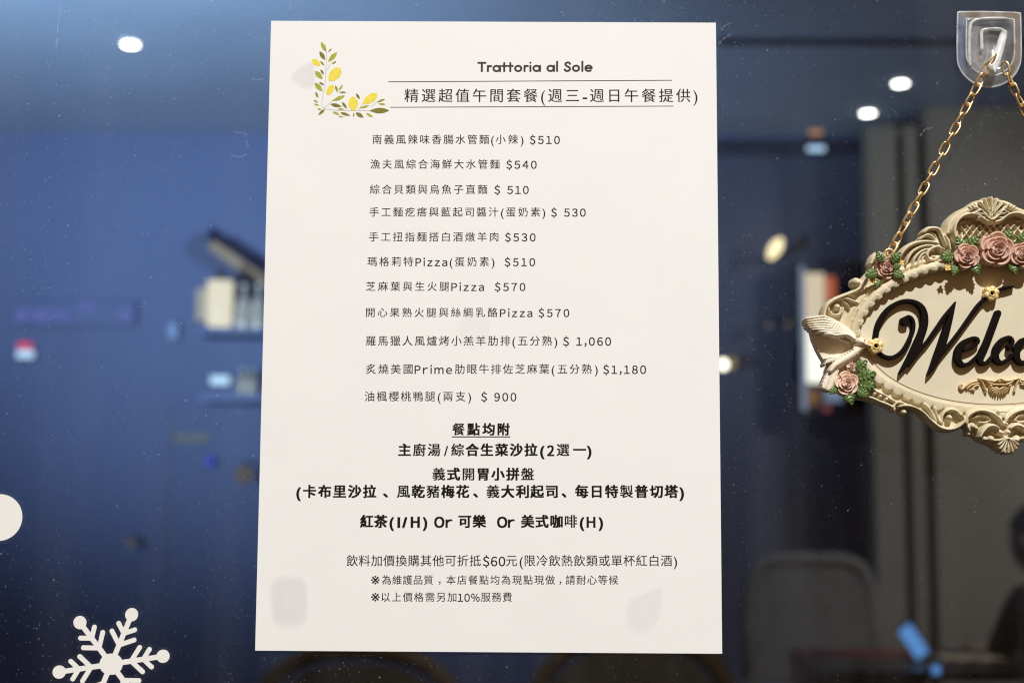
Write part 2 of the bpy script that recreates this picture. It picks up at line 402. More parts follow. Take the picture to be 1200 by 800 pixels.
def disc_lamp(px, py, r, Y, m, lab, name='globe_lamp'):
    p = at(px, py, Y)
    t = tag(empty(name, p), lab, 'lamp')
    pr = [(r * math.sin(a), -r * math.cos(a)) for a in np.linspace(.15, math.pi - .15, 9)]
    MB().lathe(pr, 18).build('globe', M[m], t, True)
    MB().tube([(0, 0, r * .98), (0, .04, r * 1.3), (0, 6.5 - Y - .002, r * 1.3)], .006, 8).build('bracket', M['black_metal'], t)
disc_lamp(847, 427, .026, 6.2, 'lamp_bulb', 'bright round bulb touching the right edge of the sheet')
disc_lamp(924, 380, .018, 6.3, 'bulb_dim', 'right of the two faint round bulbs left of the lit case')
disc_lamp(901, 381, .018, 6.3, 'bulb_dim', 'left of the two faint round bulbs left of the lit case')
disc_lamp(153, 636, .020, 6.3, 'bulb_dim', 'faint lone round bulb low on the left above the snowflake')
disc_lamp(286, 556, .045, 6.2, 'bulb_dim', 'faint warm round globe beside the lower left sheet edge')
a, b = box_at(852, 418, 862, 432, 6.35, .05)
tag(MB().box(a, b, .004).build('bulb_glow_plate', mat('glow_brass', (.45, .33, .18), rough=.4, metal=.6, emit=(1, .75, .4), estr=.08)), 'small glowing plate standing for the glow right of the bright bulb', 'plate')  # emissive plate stands in for the bulb's glow on the wall
# tilted up-light
p = at(908, 292, 6.25)
t = tag(empty('sconce', p, (0, math.radians(32), 0)), 'tilted warm glowing wall sconce above the dim bulbs', 'lamp')
MB().lathe([(.012, -.055), (.026, -.025), (.032, .01), (.022, .045), (.006, .065)], 20).build('shade', M['lamp_warm'], t, True)
MB().box((-.012, .045, -.03), (.012, .22, .0), .003).build('bracket', M['black_metal'], t)
lamp('sconce_light', 'POINT', at(916, 262, 6.1), (0, 0, 0), 0.5, (1, .78, .45), shadow_soft_size=.04)
# lit display case
Yc = 6.2
a, b = box_at(938, 308, 990, 486, Yc, .2)
t = tag(empty('display_case', ((a[0] + b[0]) / 2, Yc, a[2])), 'tall lit display case with white and orange panels behind the plaque', 'display case')
c = t.location
MB().box((a[0] - c.x, .04, 0), (b[0] - c.x, .2, b[2] - a[2]), .004).build('cabinet', M['dark_navy'], t)
for x0, y0, x1, y1, mm in ((944, 320, 966, 372, 'case_cream'), (946, 374, 968, 448, 'case_white'), (969, 324, 979, 352, 'case_red'), (941, 312, 943.5, 480, 'case_blue'), (968, 356, 986, 470, 'case_blue'), (949, 456, 960, 474, 'case_brown'), (966, 474, 974, 482, 'case_pink')):
    p, q = box_at(x0, y0, x1, y1, Yc, .03)
    MB().box((p[0] - c.x, 0, max(.002, p[2] - c.z)), (q[0] - c.x, .035, q[2] - c.z), .003).build('light_panel', M[mm], t)

# chairs
def chair(loc, rz, w, top, lab, sq=.75, fab='chair_fabric', rim=.022, frame='chair_wood'):
    t = tag(empty('dining_chair', loc, (0, 0, rz)), lab, 'chair', 'round backed dining chairs')
    zs = .45
    st = [(x, 0, z) for x, z in [(-w / 2, zs + .02)] + [(-w / 2 * math.copysign(abs(math.cos(a)) ** sq, math.cos(a)), zs + .12 + (top - zs - .12) * (math.sin(a) ** sq)) for a in np.linspace(0.05, math.pi - .05, 25)] + [(w / 2, zs + .02)]]
    MB().tube(st, rim, 8).build('back_frame', M[frame], t, True)
    poly = [(x * .93, z - .028) for x, _, z in st[1:-1]]; poly = [(poly[0][0], zs + .01)] + poly + [(poly[-1][0], zs + .01)]
    n = len(poly); v = [(x, -.022, z) for x, z in poly] + [(x, .022, z) for x, z in poly]
    MB().add(v, [tuple(range(n)), tuple(range(n, 2 * n))[::-1]] + [(i, n + i, n + (i + 1) % n, (i + 1) % n) for i in range(n)]).build('backrest', M[fab], t)
    MB().box((-w / 2 + .01, -.46, zs - .06), (w / 2 - .01, -.03, zs), .02).build('seat', M['chair_fabric'], t)
    for sx in (-1, 1):
        MB().tube([(sx * (w / 2 - .02), -.01, zs + .05), (sx * (w / 2), .05, 0)], .018, 8).build('leg', M['chair_wood'], t, True)
        MB().tube([(sx * (w / 2 - .04), -.42, zs - .05), (sx * (w / 2 - .02), -.45, 0)], .018, 8).build('leg', M['chair_wood'], t, True)
def chair_at(px, pt, Y, rz, wpx, lab, **k):
    p = at(px, pt, Y); w = at(px + wpx / 2, pt, Y).x - at(px - wpx / 2, pt, Y).x
    chair((p.x, Y, 0), rz, w, p.z, lab, **k)
chair_at(948, 655, 5.4, 0.0, 146, 'grey round backed chair behind the dark table with the phone', sq=.42, rim=.03, frame='chair_fabric')
chair_at(420, 762, 2.6, 0.0, 262, 'round backed chair peeking out below the lower left of the sheet')
chair_at(742, 744, 2.6, 0.0, 256, 'round backed chair whose rim curves out below the right sheet corner')

# table, phone, napkin
Yt = 4.35
zt = at(1070, 762, Yt).z - .03
xa, xb = gx(940, Yt), gx(1260, Yt)
t = tag(empty('dining_table', ((xa + xb) / 2, Yt, 0)), 'dark wooden table carrying the blue screened phone', 'table')
hw = (xb - xa) / 2
MB().box((-hw, -.32, zt - .035), (hw, .36, zt), .008).build('tabletop', M['table_wood'], t)
for sx in (-1, 1):
    for sy in (-.27, .31): MB().box((sx * (hw - .06) - .025, sy - .025, 0), (sx * (hw - .06) + .025, sy + .025, zt - .036), .004).build('leg', M['table_wood'], t)
MB().box((-hw - .006, .05, zt - .12), (-hw + .42, .30, zt + .004)).build('runner', M['red_cloth'], t)['label'] = 'dark red cloth runner'
nl = at(1120, 752, Yt + .05); lamp('napkin_fill', 'SPOT', (nl.x - .1, nl.y, 2.9), (nl.x - .1, nl.y, .7), 26, (1.0, .85, .66), shadow_soft_size=.05, spot_size=math.radians(17), spot_blend=.6)  # unseen spot added above the table to brighten the napkin
p = at(1082, 768, Yt - .1)
t = tag(empty('phone', (p.x, p.y, max(p.z, zt + .003)), (math.radians(25), math.radians(-38), math.radians(0))), 'phone with glowing blue screen leaning on the table', 'phone')
MB().box((-.028, -.004, .0), (.028, .004, .150), .003).build('phone_body', M['black_metal'], t)
MB().box((-.026, -.0062, .006), (.024, -.0042, .144)).build('screen', M['screen_blue'], t)
p = at(1096, 783, Yt - .35)
t = small_box('key_fob', 1093, 779, 1102, 790, Yt - .36, 'screen_blue', 'small blue lit gadget at the near table edge', 'gadget', .012)
nv = []; 
for j in range(5):
    for i in range(9):
        q = at(1090 + 9 * i, 752 + 3 * math.sin(i * .8), Yt + .05)
        nv.append((q.x, q.y - .02 - .04 * j, zt + .006 + .012 * abs(math.sin(i * 1.1 + j)) ))
nf = [(j * 9 + i, (j + 1) * 9 + i, (j + 1) * 9 + i + 1, j * 9 + i + 1) for j in range(4) for i in range(8)]
o = link_mesh('napkin', nv, nf, M['paper_napkin'], smooth=True); md = o.modifiers.new('s', 'SOLIDIFY'); md.thickness = .003
tag(o, 'crumpled tan napkin on the table right of the phone', 'napkin')

# seated person, dark clothes, facing left: one skinned surface
def person():
    hc = at(1213, 634, 4.55)
    X, Y, Zh = hc
    tr = math.radians(-58); root = tag(empty('person', (X + .12 * math.cos(tr), Y + .12 * math.sin(tr), 0), (0, 0, tr)), 'person in dark clothes seated at the right edge beside the table', 'person')
    ox, oy = -(X + .12), -Y
    j = {}
    def P(n, x, y, z, r): j[n] = (len(j), (X + x + ox, Y + y + oy, Zh + z), r)
    P('pelvis', .16, 0, -.66, .15); P('waist', .14, 0, -.48, .135); P('chest', .09, 0, -.30, .15); P('neck0', .05, 0, -.155, .062); P('neck1', .025, 0, -.10, .055)
    for s, n in ((-1, 'r'), (1, 'l')):
        P('sh' + n, .07, s * .17, -.21, .075); P('el' + n, -.02, s * .22, -.44, .05); P('wr' + n, -.27, s * .10, -.43, .034); P('ha' + n, -.33, s * .09, -.42, .028)
        P('hip' + n, .10, s * .09, -.70, .10); P('kn' + n, -.30, s * .10, -.66, .075); P('an' + n, -.30, s * .10, -Zh + .09, .045); P('to' + n, -.46, s * .11, -Zh + .035, .035)
        for k in range(4): P('f%d' % k + n, -.40 + .004 * k, s * (.125 - .022 * k), -.43 + .004 * k, .0095); P('g%d' % k + n, -.435 + (.006, 0, .004, .014)[k], s * (.125 - .022 * k), -.45, .0085)
        P('th' + n, -.345, s * .045, -.42, .011); P('ti' + n, -.385, s * .04, -.435, .009)
    e = [('pelvis', 'waist'), ('waist', 'chest'), ('chest', 'neck0'), ('neck0', 'neck1')]
    for n in 'rl':
        e += [('chest', 'sh' + n), ('sh' + n, 'el' + n), ('el' + n, 'wr' + n), ('wr' + n, 'ha' + n), ('pelvis', 'hip' + n), ('hip' + n, 'kn' + n), ('kn' + n, 'an' + n), ('an' + n, 'to' + n), ('wr' + n, 'th' + n), ('th' + n, 'ti' + n)]
        for k in range(4): e += [('ha' + n, 'f%d' % k + n), ('f%d' % k + n, 'g%d' % k + n)]
    me = bpy.data.meshes.new('body'); me.from_pydata([q[1] for q in j.values()], [(j[a][0], j[b][0]) for a, b in e], [])
    o = bpy.data.objects.new('body', me); C.objects.link(o)
    o.modifiers.new('skin', 'SKIN'); 
    for i, q in enumerate(j.values()): me.skin_vertices[0].data[i].radius = (q[2], q[2]); me.skin_vertices[0].data[i].use_root = (i == 0)
    o.modifiers.new('sub', 'SUBSURF').levels = 1
    dg = bpy.context.evaluated_depsgraph_get(); dg.update()
    m2 = bpy.data.meshes.new_from_object(o.evaluated_get(dg)); bpy.data.objects.remove(o)
    o = bpy.data.objects.new('body', m2); C.objects.link(o); o.parent = root
    m2.materials.clear(); m2.materials.append(M['dark_coat']); m2.materials.append(M['skin'])
    for pl in m2.polygons:
        pl.use_smooth = True
        lx = pl.center.x - ox - X; lz = pl.center.z - Zh
        if (lx < -.25 and -.50 < lz < -.36 ) or (lz > -.13): pl.material_index = 1
    # head with face, turned to the left and tilted down, joined to the neck; hair cap
    v = []; f = []; n1, n2 = 20, 16
    def hp(a, b):
        x = math.sin(a) * math.cos(b); y = math.sin(a) * math.sin(b); z = math.cos(a)
        r = Vector((x * .098, y * .076, z * .118))
        if x < 0: r.z -= .012 * (-x) ; r.x *= 1.02
        nose = math.exp(-((z + .12) ** 2) / .02 - (y ** 2) / .012) if x < 0 else 0; r.x -= .022 * nose
        eye = math.exp(-((z - .08) ** 2) / .008 - ((abs(y) - .38) ** 2) / .02) if x < 0 else 0; r.x += .008 * eye
        lip = math.exp(-((z + .48) ** 2) / .006 - (y ** 2) / .05) if x < 0 else 0; r.x -= .006 * lip
        if z < -.5: r.y *= .86
        return r
    for i in range(n2 + 1):
        for k in range(n1): v.append(hp(math.pi * i / n2, 2 * math.pi * k / n1))
    for i in range(n2):
        for k in range(n1): f.append((i * n1 + k, (i + 1) * n1 + k, (i + 1) * n1 + (k + 1) % n1, i * n1 + (k + 1) % n1))
    k0 = len(v)
    for s in (-1, 1):
        e0 = len(v)
        for i in range(8):
            a = 2 * math.pi * i / 8; v.append(Vector((.012 + .018 * math.cos(a), s * .074, -.005 + .03 * math.sin(a)))); v.append(Vector((.02 + .015 * math.cos(a), s * .088, -.003 + .026 * math.sin(a))))
        for i in range(8): f.append((e0 + 2 * i, e0 + 2 * ((i + 1) % 8), e0 + 2 * ((i + 1) % 8) + 1, e0 + 2 * i + 1))
        f.append(tuple(e0 + 2 * i + 1 for i in range(8)))
    rot = Matrix.Rotation(math.radians(-14), 3, 'Y'); off = Vector((X + ox, Y + oy, Zh))
    hv = [rot @ q + off for q in v]
    nb = len(m2.vertices); import bmesh
    bm = bmesh.new(); bm.from_mesh(m2); nv_ = [bm.verts.new(q) for q in hv]
    for q in f:
        try: fc = bm.faces.new([nv_[i] for i in q]); fc.smooth = True; fc.material_index = 1
        except ValueError: pass
    bm.to_mesh(m2); bm.free()
    hvv = []; hf = []
    for i in range(n2 + 1):
        for k in range(n1):
            a, b = math.pi * i / n2, 2 * math.pi * k / n1; q = hp(min(a, math.pi * .78), b) * 1.10 + Vector((.006, 0, .006)); hvv.append(rot @ q + off)
    for i in range(n2):
        for k in range(n1):
            a, b = math.pi * (i + .5) / n2, 2 * math.pi * (k + .5) / n1
            if (math.cos(b) * math.sin(a) > -.35 and a < math.pi * .72) or a < math.pi * .30: hf.append((i * n1 + k, (i + 1) * n1 + k, (i + 1) * n1 + (k + 1) % n1, i * n1 + (k + 1) % n1))
    link_mesh('hair', hvv, hf, M['hair'], root, True)
person()

# ------------------------------------------------------------------ glass
def glass_material():
    m = bpy.data.materials.new('dusty_glass'); m.use_nodes = True; n, l = nodes_of(m)
    n.remove(n['Principled BSDF']); out = n['Material Output']
    tr = n.new('ShaderNodeBsdfTransparent'); tr.inputs[0].default_value = (.94, .97, .98, 1)
    gl = n.new('ShaderNodeBsdfGlossy'); gl.inputs['Roughness'].default_value = .02
    fr = n.new('ShaderNodeFresnel'); fr.inputs[0].default_value = 1.35
    mx = n.new('ShaderNodeMixShader'); l.new(fr.outputs[0], mx.inputs[0]); l.new(tr.outputs[0], mx.inputs[1]); l.new(gl.outputs[0], mx.inputs[2])
    du = n.new('ShaderNodeBsdfDiffuse'); du.inputs[0].default_value = (.72, .76, .80, 1)
    tc = n.new('ShaderNodeTexCoord')
    def math_(op, a, b=None, c=None):
        q = n.new('ShaderNodeMath'); q.operation = op
        for i, x in enumerate((a, b, c)):
            if x is None: continue
            if hasattr(x, 'links') or hasattr(x, 'is_linked'): l.new(x, q.inputs[i])
            else: q.inputs[i].default_value = x
        return q.outputs[0]
    def specks(scale, rad, keep, stretch=(1, 1, 1), rotz=0.0):
        mp = n.new('ShaderNodeMapping'); mp.inputs['Scale'].default_value = stretch; mp.inputs['Rotation'].default_value = (0, rotz, 0); l.new(tc.outputs['Object'], mp.inputs['Vector'])
        vo = n.new('ShaderNodeTexVoronoi'); vo.inputs['Scale'].default_value = scale; l.new(mp.outputs[0], vo.inputs['Vector'])
        sp = n.new('ShaderNodeSeparateColor'); l.new(vo.outputs['Color'], sp.inputs[0])
        size = math_('MULTIPLY', math_('POWER', sp.outputs[1], 2.5), rad)
        hit = math_('LESS_THAN', vo.outputs['Distance'], size)
        on = math_('GREATER_THAN', sp.outputs[0], 1 - keep)
        return math_('MULTIPLY', math_('MULTIPLY', hit, on), math_('MULTIPLY_ADD', math_('POWER', sp.outputs[2], 2.0), .42, .07))
    d1 = specks(330, .135, .38); d2 = specks(820, .27, .85); d3 = specks(120, .06, .14)
    ln = specks(90, .10, .12, (1, 1, .16), .5)
    nz = n.new('ShaderNodeTexNoise'); nz.inputs['Scale'].default_value = 9; nz.inputs['Detail'].default_value = 3; l.new(tc.outputs['Object'], nz.inputs['Vector'])
    den = n.new('ShaderNodeMapRange'); den.inputs[1].default_value = .35; den.inputs[2].default_value = .68; den.inputs[3].default_value = .30; l.new(nz.outputs['Fac'], den.inputs[0])
    tot = math_('MAXIMUM', math_('MAXIMUM', d1, math_('MULTIPLY', d2, .55)), d3)
    sx_ = n.new('ShaderNodeSeparateXYZ'); l.new(tc.outputs['Object'], sx_.inputs[0])
    side = n.new('ShaderNodeMapRange'); side.inputs[1].default_value = -.22; side.inputs[2].default_value = .30; side.inputs[3].default_value = .38; side.inputs[4].default_value = 1.15   # dust settled thicker towards the upper left
    l.new(math_('SUBTRACT', sx_.outputs[2], math_('MULTIPLY', sx_.outputs[0], .75)), side.inputs[0])
    tot = math_('MULTIPLY', math_('MULTIPLY', tot, den.outputs[0]), side.outputs[0])
    # wipe streaks, faint
    mp = n.new('ShaderNodeMapping'); mp.inputs['Scale'].default_value = (40, 1, 3.0); l.new(tc.outputs['Object'], mp.inputs['Vector'])
    ns = n.new('ShaderNodeTexNoise'); ns.inputs['Scale'].default_value = 1.0; ns.inputs['Detail'].default_value = 5; l.new(mp.outputs[0], ns.inputs['Vector'])
    sm = n.new('ShaderNodeMapRange'); sm.inputs[1].default_value = .45; sm.inputs[2].default_value = .8; sm.inputs[4].default_value = .017; l.new(ns.outputs['Fac'], sm.inputs[0])
    tot = math_('ADD', math_('ADD', tot, sm.outputs[0]), .0015)
    m2 = n.new('ShaderNodeMixShader'); l.new(tot, m2.inputs[0]); l.new(mx.outputs[0], m2.inputs[1]); l.new(du.outputs[0], m2.inputs[2])
    l.new(m2.outputs[0], out.inputs[0])
    return m
def clear_material(name, alpha, color=(.8, .82, .84), rough=.15):
    m = bpy.data.materials.new(name); m.use_nodes = True; n, l = nodes_of(m); b = n['Principled BSDF']
    b.inputs['Base Color'].default_value = (*color, 1); b.inputs['Roughness'].default_value = rough; b.inputs['Alpha'].default_value = alpha
    return m
gm = glass_material()
clean = bpy.data.materials.new('clean_glass'); clean.use_nodes = True
n_, l_ = nodes_of(clean); n_.remove(n_['Principled BSDF']); tr_ = n_.new('ShaderNodeBsdfTransparent'); tr_.inputs[0].default_value = (.95, .98, .98, 1); l_.new(tr_.outputs[0], n_['Material Output'].inputs[0])
g = MB().box((-.465, 0.0, -.925), (.465, .008, .945)).build('glass_pane', gm, None, False, (0, 0.0008, PZ))
g.data.materials.append(clean)
for p in g.data.polygons: p.material_index = 0 if p.normal.y < -.5 else 1
smear_m = clear_material('smudge_film', .09, (.8, .82, .84), .8)
for q in ([(274, 154), (279, 155.5), (285, 156), (290, 159)], [(271, 181), (277, 183.5), (284, 183.5), (289, 180)], [(289, 165), (291, 170), (289, 173)], [(295, 92), (302, 94), (309, 92)], [(1078, 160), (1084, 152), (1092, 150)], [(845, 36), (850, 30), (857, 27)], [(66, 58), (68, 30), (72, 4)], [(842, 52), (850, 44), (858, 40)]):
    smear = MB(); Q = spline([(x, y, 0) for x, y in q], 6)
    for k_, (a_, b_) in enumerate(zip(Q[:-1], Q[1:])):
        A_, B_ = at(a_[0], a_[1], .0006), at(b_[0], b_[1], .0006); d_ = (B_ - A_).normalized(); n_2 = Vector((-d_.z, 0, d_.x)) * (.00028 + .00022 * math.sin(k_ * 1.7))
        smear.add([(v_.x, -.0002, v_.z - PZ) for v_ in (A_ - n_2, B_ - n_2, B_ + n_2, A_ + n_2)], [(0, 1, 2, 3)])
    smear.build('smudge', smear_m, g)
tag(g, 'dusty dark glass pane that carries the menu sheet and stickers', 'glass pane')

# ------------------------------------------------------------------ menu sheet
PAPER_Y = -0.0002
sheet = empty('menu_sheet', (0, PAPER_Y, PZ), (math.radians(90), 0, 0))
tag(sheet, 'white printed menu sheet with lemon sprig stuck to the glass', 'menu sheet')
M['paper'] = mat('paper', (.785, .775, .748), rough=.65, var=.012, scale=25, bump=.06, bscale=900, spec=.3)
pw_, ph_ = .210, .292
NX, NY = 24, 32
vs = []; fs = []
def warp(x, y): return 0.00012 + .00018 * math.sin(x * 31 + y * 9) * math.sin(y * 17 - 1) * 0.0
for jy in range(NY + 1):
    for ix in range(NX + 1):
        vs.append((-pw_ / 2 + pw_ * ix / NX, -ph_ / 2 + ph_ * jy / NY, 0.00012))
for jy in range(NY):
    for ix in range(NX):
        a = jy * (NX + 1) + ix; fs.append((a, a + 1, a + NX + 2, a + NX + 1))
pm = MB().box((-pw_ / 2, -ph_ / 2, -.00015), (pw_ / 2, ph_ / 2, .00012)).build('paper', M['paper'], sheet)
def L(px, py, y=PAPER_Y):
    p = at(px, py, y); return (p.x, p.z - PZ)
INK_Z = 0.00016
M['ink_brown'] = mat('ink_brown', (.030, .016, .012), rough=.7, spec=.08)
M['ink_black'] = mat('ink_black', (.012, .008, .007), rough=.7, spec=.08)
M['ink_title'] = mat('ink_title', (.045, .032, .03), rough=.6, spec=.2)
DG = bpy.context.evaluated_depsgraph_get()
def raw_text(body, spacing, offset):
    c = bpy.data.curves.new('t', 'FONT'); c.body = body; c.size = 1.0; c.space_character = spacing; c.offset = offset; c.resolution_u = 3
    o = bpy.data.objects.new('t', c); C.objects.link(o); DG.update()
    me = bpy.data.meshes.new_from_object(o.evaluated_get(DG))
    v = np.zeros(len(me.vertices) * 3); me.vertices.foreach_get('co', v); v = v.reshape(-1, 3)
    f = [tuple(p.vertices) for p in me.polygons]
    bpy.data.objects.remove(o); bpy.data.curves.remove(c); bpy.data.meshes.remove(me)
    return v, f
ref, _ = raw_text('國', 1, 0); EM = ref[:, 1].max() - ref[:, 1].min(); CB = ref[:, 1].min()
def is_cjk(s): return any(ord(ch) > 0x2000 for ch in s)
def text_line(name, runs, ytop, ybot, m, offset=0.0, lk=1.13, fullwidth=True):
    mb = MB()
    for r in runs:
        s, x0, x1 = r[:3]; off = r[3] if len(r) > 3 else offset
        yt, yb = ytop, ybot
        if len(r) > 4: yt, yb = r[4], r[5]
        q0, q1, qt = L(x0, yb), L(x1, yb), L(x0, yt)
        size = (qt[1] - q0[1]) / EM
        if not is_cjk(s): size *= lk
        W = math.hypot(q1[0] - q0[0], q1[1] - q0[1]) / size
        full = fullwidth and not is_cjk(s) and not any(ch in s for ch in '()-/I')
        if full:
            glyphs = [None if ch == ' ' else raw_text(chr(ord(ch) + 0xFEE0), 1.0, 0) for ch in s]
            nat = [.22 if q is None else np.ptp(q[0][:, 0]) * .94 for q in glyphs]
            size /= lk; size *= 1.04; W *= lk / 1.04
            fitx = min(1.0, W * .93 / sum(nat)); nat = [q * fitx for q in nat]; gap = (W - sum(nat)) / max(1, len(s) - 1); x = 0; v = []; f = []; k = 0
            for q, wn in zip(glyphs, nat):
                if q is not None:
                    gv = q[0].copy(); gv[:, 0] = (gv[:, 0] - gv[:, 0].min()) * .94 * fitx + x; gv[:, 1] += .0
                    v.append(gv); f += [tuple(i + k for i in p) for p in q[1]]; k += len(gv)
                x += wn + gap
            v = np.vstack(v)
        elif s == '※':
            v, f = raw_text(s, 1.0, 0); v = v * (EM * .95 / np.ptp(v[:, 1])); v[:, 1] += CB - v[:, 1].min() + .03
        if full or s == '※': sp = 1.0
        elif len(s) > 1:
            v1, _ = raw_text(s, 1.0, 0); v2, _ = raw_text(s, 1.5, 0)
            w1 = np.ptp(v1[:, 0]); w2 = np.ptp(v2[:, 0])
            sp = 1.0 + .5 * (W - w1) / (w2 - w1)
            if is_cjk(s) and sp < 1.0: sp = 1.0
        else: sp = 1.0
        if not full and s != '※': v, f = raw_text(s, sp, 0)
        sx = W / np.ptp(v[:, 0]) if len(s) > 1 else 1.0
        v[:, 0] = (v[:, 0] - v[:, 0].min()) * sx
        if len(s) == 1 and is_cjk(s) and s not in '、，': v[:, 0] += (W - np.ptp(v[:, 0])) / 2
        base = CB if is_cjk(s) else 0.0
        if is_cjk(s) is False and any(ch in s for ch in ',()'): base = 0.0
        v[:, 1] -= base
        an = math.atan2(q1[1] - q0[1], q1[0] - q0[0]); ca, sa = math.cos(an) * size, math.sin(an) * size
        ox, oy = q0
        if not is_cjk(s): oy += size * .012
        # heavier weights: the same glyph printed again a hair to each side
        if full and off < .014: off = .014
        hs = [(0, 0)] if off <= .001 else [(0, 0), (-off, -off * .6), (off, off * .6), (off, -off * .6), (-off, off * .6)] if off > .008 else [(-off, 0), (off, 0)]
        for i, (hx, hy) in enumerate(hs):
            mb.add([(ox + (x + hx) * ca - (y + hy) * sa, oy + (x + hx) * sa + (y + hy) * ca, INK_Z + i * 3e-6) for x, y, _ in v], f)
    return mb.build(name, m, sheet)
T = .0065
tl = lambda runs, a, b: text_line('printed_line', runs, a, b, M['ink_brown'], T)
o = text_line('heading_line', [('精選超值午間套餐', 474, 630), ('(', 634, 639, .0), ('週三', 642.5, 678.5), ('-', 683, 687, .01), ('週日午餐提供', 691.5, 809), (')', 812.5, 817.5, .0)], 105, 120, M['ink_brown'], .008)
tl([('南義風辣味香腸水管麵', 436.5, 573), ('(', 575.5, 578.5), ('小辣', 581, 607), (')', 610, 613), ('$510', 621, 656)], 158.5, 169)
tl([('漁夫風綜合海鮮大水管麵', 434, 585.5), ('$540', 593.5, 628.8)], 187.5, 198)
tl([('綜合貝類與烏魚子直麵', 433.5, 571), ('$ 510', 579.5, 619.5)], 217, 227.5)
tl([('手工麵疙瘩與藍起司醬汁', 433, 584), ('(', 587, 590), ('蛋奶素', 593, 633), (')', 635.5, 638.5), ('$ 530', 646, 686.3)], 243.5, 254)
tl([('手工扭指麵搭白酒燉羊肉', 432.5, 584), ('$530', 592, 627.5)], 272.5, 283)
tl([('瑪格莉特', 430.5, 484), ('Pizza', 487, 524), ('(', 527, 530), ('蛋奶素', 533, 573), (')', 576, 579), ('$510', 591.5, 627)], 301.5, 312)
tl([('芝麻葉與生火腿', 429, 526.5), ('Pizza', 529, 567), ('$570', 580, 615.5)], 330.5, 341)
tl([('開心果熟火腿與絲綢乳酪', 429, 583), ('Pizza', 586, 623.7), ('$570', 631.2, 667)], 361, 371.5)
tl([('羅馬獵人風爐烤小羔羊肋排', 429, 598), ('(', 600.5, 603.5), ('五分熟', 607, 647), (')', 649.5, 652.5), ('$ 1,060', 660, 716)], 394, 405)
tl([('炙燒美國', 429, 483.5), ('Prime', 486, 529.5), ('肋眼牛排佐芝麻葉', 533, 643.7), ('(', 646.5, 649.5), ('五分熟', 653.5, 693.5), (')', 697, 700), ('$1,180', 707, 757)], 427, 438)
tl([('油楓櫻桃鴨腿', 427.5, 510), ('(', 513, 516), ('兩支', 519.5, 545.5), (')', 548.5, 551.5), ('$ 900', 564, 605)], 459, 470)
BO, RG = .038, .019
bl = lambda runs, a, b: text_line('bold_line', runs, a, b, M['ink_black'], BO, 1.06)
def run_chars(s, x0, x1, light=''):
    """one run per character on a fixed pitch so that the lighter characters keep their place"""
    n = len(s); w = 14.6; pitch = (x1 - x0 - w) / max(1, n - 1)
    return [(ch, x0 + i * pitch + (1.2 if ch in '一' else 0), x0 + i * pitch + w, RG if ch in light else BO) for i, ch in enumerate(s)]
bl(run_chars('餐點均附', 530, 597.5, '餐'), 496.3, 509.6)
bl(run_chars('主廚湯', 466.8, 516, '廚湯') + [('/', 520.5, 526, .015)] + run_chars('綜合生菜沙拉', 529, 629.5, '綜') + [('(', 633.5, 638, .038), ('2', 641.5, 649.5, .034)] + run_chars('選一', 652.5, 686, '選') + [(')', 688.5, 692.5, .038)], 520.3, 534)
bl(run_chars('義式開胃小拼盤', 507, 625.5, '義開盤'), 548.6, 562.4)
bl([('(', 347.8, 352, .038)] + run_chars('卡布里沙拉', 355.5, 440.5) + [('、', 449.5, 458)] + run_chars('風乾豬梅花', 465.5, 549.5, '風豬') + [('、', 555, 562)] + run_chars('義大利起司', 570.5, 654, '義') + [('、', 658.7, 666)] + run_chars('每日特製普切塔', 674.5, 794, '製') + [(')', 796.8, 801, .038)], 568.8, 582.8)
bl(run_chars('紅茶', 422.5, 453.5) + [('(', 457, 461.5, .038), ('I', 466.5, 469.5, .05), ('/', 472, 479, .05), ('H', 482, 493, .05), (')', 496, 500.5, .038), ('Or', 509.3, 529.5, .038)] + run_chars('可樂', 537.5, 569, '') + [('Or', 583, 602.6, .038)] + run_chars('美式咖啡', 611, 676.5, '啡') + [('(', 680, 684.5, .038), ('H', 688, 698.5, .038), (')', 702, 706.5, .038)], 603.8, 617.8)
S = .0065
sl = lambda runs, a, b: text_line('small_line', runs, a, b, M['ink_brown'], S)
sl([('飲料加價換購其他可折抵', 406, 563.5), ('$60', 566, 592), ('元', 593.5, 605.6), ('(', 609, 612.5), ('限冷飲熱飲類或單杯紅白酒', 615, 787.5), (')', 789.5, 792.8)], 650.5, 663)
sl([('※', 434.7, 445), ('為維護品質', 447.5, 507.5), ('，', 514, 517), ('本店餐點均為現點現做', 523, 650.3), ('，', 655.5, 658), ('請耐心等候', 663, 724.6)], 674, 684.5)
sl([('※', 434.7, 445), ('以上價格需另加', 447, 534.8), ('10%', 536.5, 562), ('服務費', 563.7, 599.8)], 694, 704.5)
def rule(x0, y0, x1, y1, w, m, name='printed_rule'):
    a, b = L(x0, y0), L(x1, y1)
    return MB().add([(a[0], a[1] - w, INK_Z), (b[0], b[1] - w, INK_Z), (b[0], b[1] + w, INK_Z), (a[0], a[1] + w, INK_Z)], [(0, 1, 2, 3)]).build(name, m, sheet)
rule(455, 96.2, 787.5, 94.4, .00017, M['ink_brown']); rule(457.5, 126, 789.5, 124.6, .00017, M['ink_brown'])
rule(529.5, 511.6, 598, 511.6, .00022, M['ink_black'])
